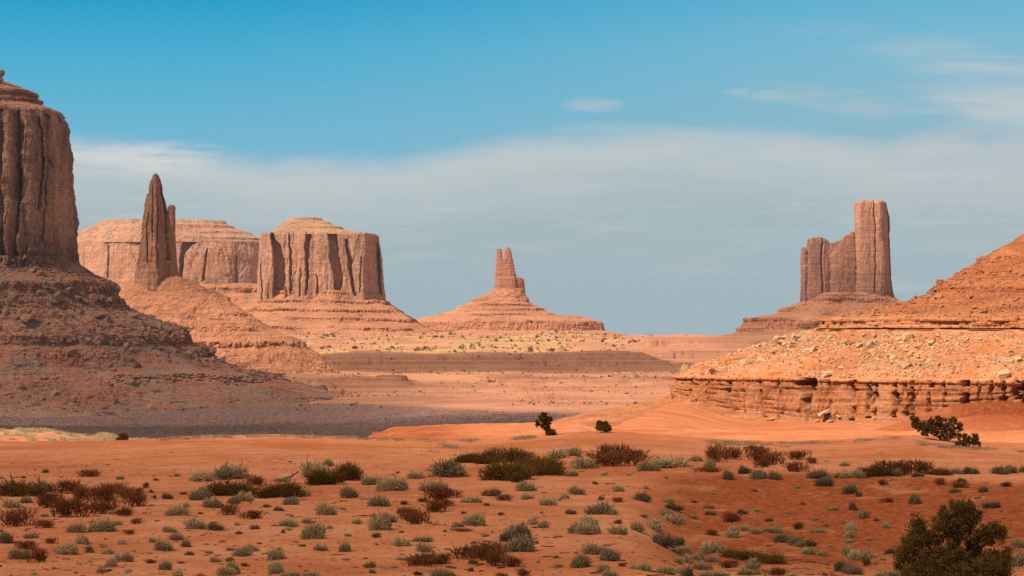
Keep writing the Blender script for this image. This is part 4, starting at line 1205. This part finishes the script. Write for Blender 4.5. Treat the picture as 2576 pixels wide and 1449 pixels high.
SPOTS = parse(C6, 0) + parse(C7, 858.7) + parse(C8, 1717.3)
DCOLS = [(110, 'at the left picture edge'), (230, 'under the dark butte wall'), (350, 'under the dark butte right flank'), (480, 'straight under the slim spire'), (600, 'just right of the slim spire'), (720, 'under the left end of the broad mesa'),
         (840, 'under the clefts of the broad mesa'), (980, 'under the right end of the broad mesa'), (1110, 'under the gap right of the broad mesa'), (1230, 'just left of the pronged tower'), (1330, 'straight under the pronged tower'),
         (1440, 'under the lone tree on the crest'), (1560, 'under the small round crest bush'), (1680, 'just left of the cracked cliff'), (1800, 'under the left end of the cracked cliff'), (1930, 'under the middle of the low cliff'),
         (2060, 'under the widest cliff crack'), (2180, 'just left of the tall square tower'), (2290, 'under the tall square tower'), (2440, 'near the big juniper left half'), (3000, 'towards the right picture edge')]
# the many small tufts between them
taken = np.array([(q[1], q[2]) for q in SPOTS])
for _ in range(4000):
    py = 1190 + 262 * rng.random() ** .8
    px = rng.uniform(-10, 2590)
    if px > 2240 and py > 1250:
        continue
    if np.min(np.hypot((taken[:, 0] - px), (taken[:, 1] - py) * 2.2)) > 46 and perlin(px * .004, py * .012, 3.3) > -.2:
        kind = 's' if rng.random() < .62 else ('r' if rng.random() < .5 else 'd')
        w = rng.uniform(9, 24)
        SPOTS.append((kind, px, py, w, w * rng.uniform(.45, .7)))
        taken = np.vstack([taken, [px, py]])
        if len(SPOTS) > 400:
            break
items = {k: [] for k in SHRUB}
BASES = on_ground_many([q[1] for q in SPOTS], [min(q[2], 1455) for q in SPOTS])
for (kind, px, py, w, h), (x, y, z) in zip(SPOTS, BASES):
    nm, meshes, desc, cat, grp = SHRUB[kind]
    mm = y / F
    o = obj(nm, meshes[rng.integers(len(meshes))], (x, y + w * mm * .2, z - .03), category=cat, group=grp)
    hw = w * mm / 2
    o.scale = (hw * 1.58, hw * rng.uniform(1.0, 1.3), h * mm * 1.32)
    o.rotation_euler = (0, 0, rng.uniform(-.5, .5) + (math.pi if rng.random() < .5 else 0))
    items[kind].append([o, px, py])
for k, its in items.items():
    order_labels(its, DCOLS, SHRUB[k][2] + ', {} {}')


# --- junipers: trunk, limbs, crown of leaf sprays
def tube(pts, rads, n=7):
    pts = np.array(pts, float)
    vs = []
    for i, (p, r) in enumerate(zip(pts, rads)):
        d = pts[min(i + 1, len(pts) - 1)] - pts[max(i - 1, 0)]
        d /= np.linalg.norm(d) + 1e-9
        a = np.cross(d, [0.3, 1, .1])
        a /= np.linalg.norm(a) + 1e-9
        b = np.cross(d, a)
        th = np.arange(n) / n * 2 * np.pi
        vs.append(p + r * (np.cos(th)[:, None] * a + np.sin(th)[:, None] * b))
    return np.concatenate(vs), grid_quads(len(pts), n, True)


def limbs_mesh(name, paths, mat):
    vs, qs, off = [], [], 0
    for pts, rads in paths:
        v, q = tube(pts, rads)
        vs.append(v)
        qs.append(q + off)
        off += len(v)
    v = np.concatenate(vs)
    return np_mesh(name, v, np.concatenate(qs), mat, True, dict(tint=rng.random(len(v))))


def juniper(name, loc, lobes, leaf, per, label, cat, trunk_r, spray=.5, group=None):
    """lobes: (x, y, z, rx, rz) in metres round the base"""
    root = empty(name, loc, label=label, category=cat)
    if group:
        root['group'] = group
    paths = []
    bs, ts, tn = [], [], []
    for (x, y, z, rx, rz) in lobes:
        rx, rz = rx * .9, rz * .9
        c = np.array([x, y, z])
        mid = c * [.35, .35, .45] + rng.normal(0, .05, 3) * np.linalg.norm(c)
        paths.append(([[x * .06, y * .06, -.15], mid, c, c + [0, 0, rz * .5]], [trunk_r, trunk_r * .6, trunk_r * .35, trunk_r * .1]))
        ns = max(10, int(per * rx * rz))
        d = dome_dirs(ns, -.75)
        rad = rng.uniform(.25, 1.12, (ns, 1)) ** .6 * (1 + .28 * perlin(d[:, 0] * 2.2 + x * 3, d[:, 1] * 2.2 + z * 3, d[:, 2] * 2.2))[:, None]
        sc = c + d * rad * [rx, rx * .9, rz]
        for s in range(0, ns, 6):
            paths.append(([c + (sc[s] - c) * .1, sc[s]], [trunk_r * .16, trunk_r * .05]))
        m = 24
        idx = np.repeat(np.arange(ns), m)
        b = sc[idx] + rng.normal(0, .36 * spray * leaf * 5, (ns * m, 3)) * [1, 1, .9]
        up = d[idx] * .7 + [0, 0, .8] + rng.normal(0, .5, (ns * m, 3))
        bs.append(b)
        ts.append(b + up / np.linalg.norm(up, axis=1)[:, None] * leaf * rng.uniform(.7, 1.5, (ns * m, 1)))
        tn.append(.42 + .4 * (rng.random(ns)[idx] - .5) + .3 * (rng.random(ns * m) - .5))
    b, t, tn = np.concatenate(bs), np.concatenate(ts), np.concatenate(tn)
    keep = t[:, 2] > 0.02
    b, t, tn = b[keep], t[keep], tn[keep]
    b[:, 2] = np.maximum(b[:, 2], 0)
    obj('trunk', limbs_mesh('trunk', paths, M['bark']), (0, 0, 0), root)
    obj('crown', blades_mesh('crown', b, t, leaf * .55, tn, M['juniper'], .6), (0, 0, 0), root)
    return root


def px_lobes(base, dist, pix):
    """lobes read off in picture pixels round a base pixel: (px, py, half width, half height, depth offset in m)"""
    mm = dist / F
    return [((p - base[0]) * mm, dy, (base[1] - q) * mm, hw * mm, hh * mm) for p, q, hw, hh, dy in pix]


# big juniper at the lower right corner
JD = 102.0
jx = (2402 - CX) / F * JD
jz = float(ground_h(jx, JD)[0])
jb = (2402, HZ + (HC - jz) / JD * F)
juniper('juniper_tree', (jx, JD, jz), px_lobes(jb, JD, [(2405, 1292, 46, 34, 0), (2376, 1318, 34, 34, -.2), (2440, 1300, 36, 36, .2), (2410, 1340, 52, 40, .1), (2308, 1335, 24, 36, .1), (2300, 1368, 34, 34, -.2), (2344, 1362, 30, 30, .3), (2474, 1350, 28, 30, .1), (2506, 1345, 24, 38, 0),
                                                       (2285, 1412, 36, 40, .2), (2338, 1415, 42, 40, -.5), (2395, 1405, 40, 44, -.4), (2452, 1395, 34, 36, .4), (2512, 1408, 34, 36, .1), (2480, 1430, 44, 40, -.5), (2290, 1450, 40, 40, -.4), (2350, 1455, 46, 40, -.7), (2420, 1450, 46, 44, -.8),
                                                       (2500, 1462, 46, 40, -.3), (2530, 1440, 18, 30, 0)]),
          .075, 300, 'big dark bushy juniper filling the lower right corner', 'tree', .13)


def crest_plant(px, py, pix, leaf, per, label, tr, cat='tree', name='juniper_tree', dist=None):
    if dist is None:
        x, y, z = on_ground(px, py + 1)
    else:
        y = dist
        x = (px - CX) / F * y
        z = float(ground_h(x, y)[0])
    base = (px, HZ + (HC - z) / y * F)
    sh = base[1] - py
    juniper(name, (x, y, z), px_lobes(base, y, [(a, b + sh, c, d, e) for a, b, c, d, e in pix]), leaf, per * .42, label, cat, tr, .28)


crest_plant(1384, 1087, [(1366, 1044, 12, 12, 0), (1380, 1050, 10, 14, .1), (1358, 1058, 12, 10, -.1), (1374, 1062, 13, 11, 0), (1371, 1037, 6, 6, 0), (1385, 1080, 13, 9, 0), (1378, 1072, 8, 9, .1), (1393, 1083, 6, 5, 0)], .085, 900,
            'small leaning tree alone on the dune crest against the grey plain', .05, dist=223)
crest_plant(1520, 1086, [(1507, 1066, 8, 12, 0), (1523, 1070, 11, 12, .1), (1515, 1077, 18, 9, -.1), (1531, 1077, 9, 9, 0)], .085, 900, 'small round dark bush on the crest before the sunlit sand', .04, 'bush', 'juniper_bush', dist=222)
crest_plant(305, 1104, [(302, 1084, 11, 14, 0), (312, 1079, 10, 12, .1), (298, 1094, 10, 9, 0), (314, 1090, 9, 10, 0)], .085, 800, 'dark bush behind the pale grass strip below the dark butte', .04, 'bush', 'juniper_bush', dist=255)
crest_plant(2380, 1108, [(2306, 1062, 13, 16, 0), (2320, 1074, 20, 16, .1), (2348, 1068, 18, 22, 0), (2340, 1086, 24, 13, -.1), (2372, 1066, 18, 18, .1), (2380, 1086, 24, 17, 0), (2408, 1072, 15, 16, 0), (2402, 1094, 18, 13, -.2), (2396, 1058, 10, 12, 0), (2360, 1054, 8, 9, 0), (2298, 1052, 7, 8, 0)],
            .085, 700, 'widest dark juniper clump on the crest below the cracked cliff', .07, 'bush', 'juniper_bush', dist=220)
crest_plant(2435, 1115, [(2418, 1105, 16, 9, 0), (2440, 1100, 14, 13, 0), (2452, 1092, 9, 12, .1), (2458, 1107, 10, 8, 0), (2428, 1092, 8, 10, .1)], .085, 800, 'low spreading juniper tip at the right of the crest clump', .04, 'bush', 'juniper_bush', dist=212)

# dead wood
x, y, z = on_ground(1590, 1207)
logm = limbs_mesh('dead_branch', [([[-.5, 0, 0], [0, 0, .12], [.45, .05, .42]], [.05, .06, .04]), ([[0, 0, .1], [.1, .1, .3], [.05, .2, .42]], [.03, .02, .01])], M['bark'])
x, y, z = on_ground(732, 1205)
obj('dead_branch', logm, (x, y, z), label='dark dead branch sticking up out of a bush on the dune', category='branch')


# --- grass that nobody could count
def tuft_field(name, pts, h, n, label, mat, spread):
    c = np.repeat(np.arange(len(pts)), n)
    h = np.broadcast_to(h, (len(pts),))[c][:, None]
    spread = np.broadcast_to(spread, (len(pts),))[c][:, None]
    off = rng.normal(0, 1, (len(c), 2)) * spread
    b = pts[c].copy()
    b[:, :2] += off
    b[:, 2] -= .03
    t = b + np.concatenate([off * .35 + rng.normal(0, .12, (len(c), 2)) * h, h * rng.uniform(.45, 1.05, (len(c), 1))], 1)
    me = blades_mesh(name, b, t, .035 * np.ones(len(c)), .5 + .5 * (rng.random(len(c)) - .5) + .5 * (rng.random(len(pts))[c] - .5), mat, .3)
    obj(name, me, kind='stuff', label=label)


def strip(px0, px1, y0, y1, n):
    px = rng.uniform(px0, px1, n)
    y = rng.uniform(y0, y1, n)
    x = (px - CX) / F * y
    z = ground_h(x, y)[0]
    return np.stack([x, y, z], 1)


a = strip(-60, 395, 247, 268, 1000)
apx = CX + F * a[:, 0] / a[:, 1]
keep = perlin(a[:, 0] * .35, a[:, 1] * .3, 1.) + sstep(258, 247, a[:, 1]) * .6 > -.1
a = a[keep]
tuft_field('dry_grass', a, .22 + .14 * rng.random(len(a)), 46, 'pale straw grass on the low ridge behind the dune at the left', M['grass'], .16)
b = np.concatenate([strip(395, 600, 221, 228, 40), strip(600, 940, 222, 228, 60), strip(940, 1200, 221, 226, 30), strip(1300, 1345, 218, 224, 26), strip(1110, 1150, 208, 216, 14), strip(1780, 1990, 214, 222, 60), strip(1990, 2300, 217, 222, 40), strip(2300, 2500, 207, 213, 50), strip(2540, 2640, 205, 212, 20)])
tuft_field('dry_grass', b, .10 + .13 * rng.random(len(b)), 44, 'thin tufts of dry grass along the dune crest', M['crestgrass'], .2)

fg = strip(-40, 2640, 98, 205, 900)
fg = fg[fbm(fg[:, 0] * .12, fg[:, 1] * .1, 9., 3) > .28]
tuft_field('dry_grass', fg, .07 + .12 * rng.random(len(fg)), 22, 'sparse straw tufts scattered between the dune shrubs', M['crestgrass'], .12)

# twigs and clods littering the sand
n = 5200
lp = strip(-60, 2640, 96, 190, n)
den = perlin(lp[:, 0] * .09, lp[:, 1] * .06, 5.) + .5 * sstep(150, 105, lp[:, 1])
lp = lp[den > .05]
vs, ts, off = [], [], 0
for p in lp:
    v, t = ROCKS[rng.integers(12)]
    s = float(np.clip(.05 * rng.pareto(1.8) + .06, 0, .32))
    v = (v * [s * rng.uniform(1, 3.2), s, s * .55]) @ rot(rng.uniform(0, 6.28), 0, 0).T + p
    vs.append(v)
    ts.append(t + off)
    off += len(v)
vv = np.concatenate(vs)
obj('litter', np_mesh('litter', vv, np.concatenate(ts), M['litter'], False, dict(tint=rng.random(len(vv)))), kind='stuff', label='dark twigs and clods littering the red sand')

# scrub on the grey plain and on the grassy flat far off
n = 22000
y = rng.uniform(1950, 2720, n)
px = rng.uniform(-60, 1600, n)
x = (px - CX) / F * y
z, gr, gy, _, _ = ground_h(x, y)
k = gy > .4
P = np.stack([x, y, z], 1)[k]
half = len(P) * 2 // 3


def blob_field(name, pts, sizes, mat, label):
    c = np.repeat(np.arange(len(pts)), 16)
    d = dome_dirs(len(c), 0)
    s = sizes[c][:, None]
    b = pts[c] + d * s * .25
    t = pts[c] + d * s * rng.uniform(.4, .62, (len(c), 1)) * [1, 1, 1.25]
    me = blades_mesh(name, b, t, sizes[c] * .3, .4 + .5 * (rng.random(len(c)) - .5) + .6 * (rng.random(len(pts))[c] - .5), mat, .6)
    obj(name, me, kind='stuff', label=label)


blob_field('scrub', P[:half], .5 + 1.1 * rng.random(half) ** 2, M['dark'], 'dark scrub covering the grey plain below the butte')
rubble('rubble', P[half:], .4 + 1.1 * rng.random(len(P) - half) ** 3, M['scree'], kind='stuff', label='pale stones scattered over the grey plain')
n = 4600
y = rng.uniform(4150, 5650, n)
px = rng.uniform(700, 1640, n)
x = (px - CX) / F * y
z, gr, _, _, _ = ground_h(x, y)
cl = fbm(x * .006, y * .004, 3., 3)
k = ((gr > .15) & (cl > -.05) & (rng.random(n) < .35)) | (rng.random(n) < .05)
Q = np.stack([x, y, z], 1)[k]
blob_field('scrub', Q, np.clip(2.4 + 1.8 * rng.pareto(2.3, len(Q)), 0, 9), M['dark'], 'far dark scrub dotting the yellow grass flat')


n = 5000
y = rng.uniform(2780, 4150, n)
px = rng.uniform(700, 1760, n)
x = (px - CX) / F * y
z = ground_h(x, y)[0]
k = fbm(x * .008, y * .006, 5., 3) > -.1
Q = np.stack([x, y, z], 1)[k]
blob_field('scrub', Q, np.clip(.8 + .8 * rng.pareto(2.5, len(Q)), 0, 4), M['dark'], 'fine dark scrub speckling the terraces in the middle of the valley')


# ------------------------------------------------------------------ clouds out of frame that shade parts of the land
def cloud_mat(name, sigma):
    m, T = new_mat(name)
    v = T.n('ShaderNodeVolumePrincipled')
    v.inputs['Color'].default_value = (.97, .97, .97, 1)
    v.inputs['Density'].default_value = sigma
    v.inputs['Anisotropy'].default_value = 0.4
    o = T.n('ShaderNodeOutputMaterial')
    T.link(v.outputs[0], o.inputs[1])
    return m


def cloud(cx, cy, hx, hy, depth, alt, thick, keep, n=4.0, rough=.05, yaw=0.0):
    """a flat-bottomed cloud at ALT whose shadow lies round (cx, cy); KEEP: the share of the sunlight that comes through"""
    k = (alt + thick * .4 - depth) / SUN_DIR.z
    ox, oy = cx + SUN_DIR.x * k, cy + SUN_DIR.y * k
    nt = 140
    u, v = super_outline(nt, n, hy / hx, .5)
    rings = []
    for q, zf in [(.02, -.32), (.4, -.33), (.8, -.33), (.965, -.3), (.99, -.15), (1.0, .1), (.992, .4), (.965, .58), (.85, .66), (.5, .69), (.25, .7), (.02, .7)]:
        wv = 1 + rough * perlin(u * 3, v * 3, 1.0 + cx * .01) + rough * .6 * perlin(u * 9, v * 9, 2.0 + cx * .01)
        x_, y_ = u * hx * q * wv, v * hy * q * wv
        c, s = math.cos(yaw), math.sin(yaw)
        zz = zf * thick + (.12 * thick * perlin(x_ * 3 / hx, y_ * 3 / hy, 6.) if zf > .3 else 0)
        rings.append(np.stack([x_ * c - y_ * s, x_ * s + y_ * c, zz + 0 * u], 1))
    P = np.concatenate(rings)
    me = np_mesh('cloud', P, grid_quads(len(rings), nt, True), cloud_mat('cloud_vapour', -math.log(keep) * SUN_DIR.z / thick), True)
    obj('cloud', me, (ox, oy, alt), kind='stuff', label='thin drifting cloud overhead')


cloud(-520, 1740, 780, 905, -70, 1000, 220, .16, 6.0, .03)                       # the grey plain
cloud(-760, 2850, 560, 450, 100, 1300, 240, .42, 4.0, .03)                        # the near butte
cloud(25, 4010, 330, 150, -40, 1350, 120, .34, 4.0)                          # the flat terrace
cloud(90, 3215, 330, 62, -45, 1000, 60, .68, 3.0, .12)                        # the ledges before it
cloud(-10, 20, 190, 224, 0, 900, 120, .42, 8.0, .015)                         # the dune
cloud(560, 4600, 240, 560, 30, 1700, 120, .58, 2.5)                          # the castle and the slopes before it
cloud(-480, 3690, 78, 74, 150, 1250, 110, .55, 3.0)                           # the slim spire

# ------------------------------------------------------------------ air
m_, T_ = new_mat('haze_air')
hv_ = T_.n('ShaderNodeVolumePrincipled')
hv_.inputs['Color'].default_value = (.95, .92, .95, 1)
hv_.inputs['Density'].default_value = 1.1e-5
hv_.inputs['Anisotropy'].default_value = 0.2
ho_ = T_.n('ShaderNodeOutputMaterial')
T_.link(hv_.outputs[0], ho_.inputs[1])
gm = bpy.data.objects['ground'].data
gz = np.empty(len(gm.vertices) * 3, np.float32)
gm.vertices.foreach_get('co', gz)
gz = gz.reshape(-1, 3)
bx0, bx1, by0, by1, bz0, bz1 = gz[:, 0].min() - 50, gz[:, 0].max() + 50, gz[:, 1].min() - 50, gz[:, 1].max() + 50, gz[:, 2].min() - 1, 420.0
hvx = [(x, y, z) for z in (bz0, bz1) for y in (by0, by1) for x in (bx0, bx1)]
hm_ = np_mesh('haze', hvx, [(0, 2, 3, 1), (4, 5, 7, 6), (0, 1, 5, 4), (2, 6, 7, 3), (0, 4, 6, 2), (1, 3, 7, 5)], m_, False)
obj('haze', hm_, kind='stuff', label='thin desert haze')
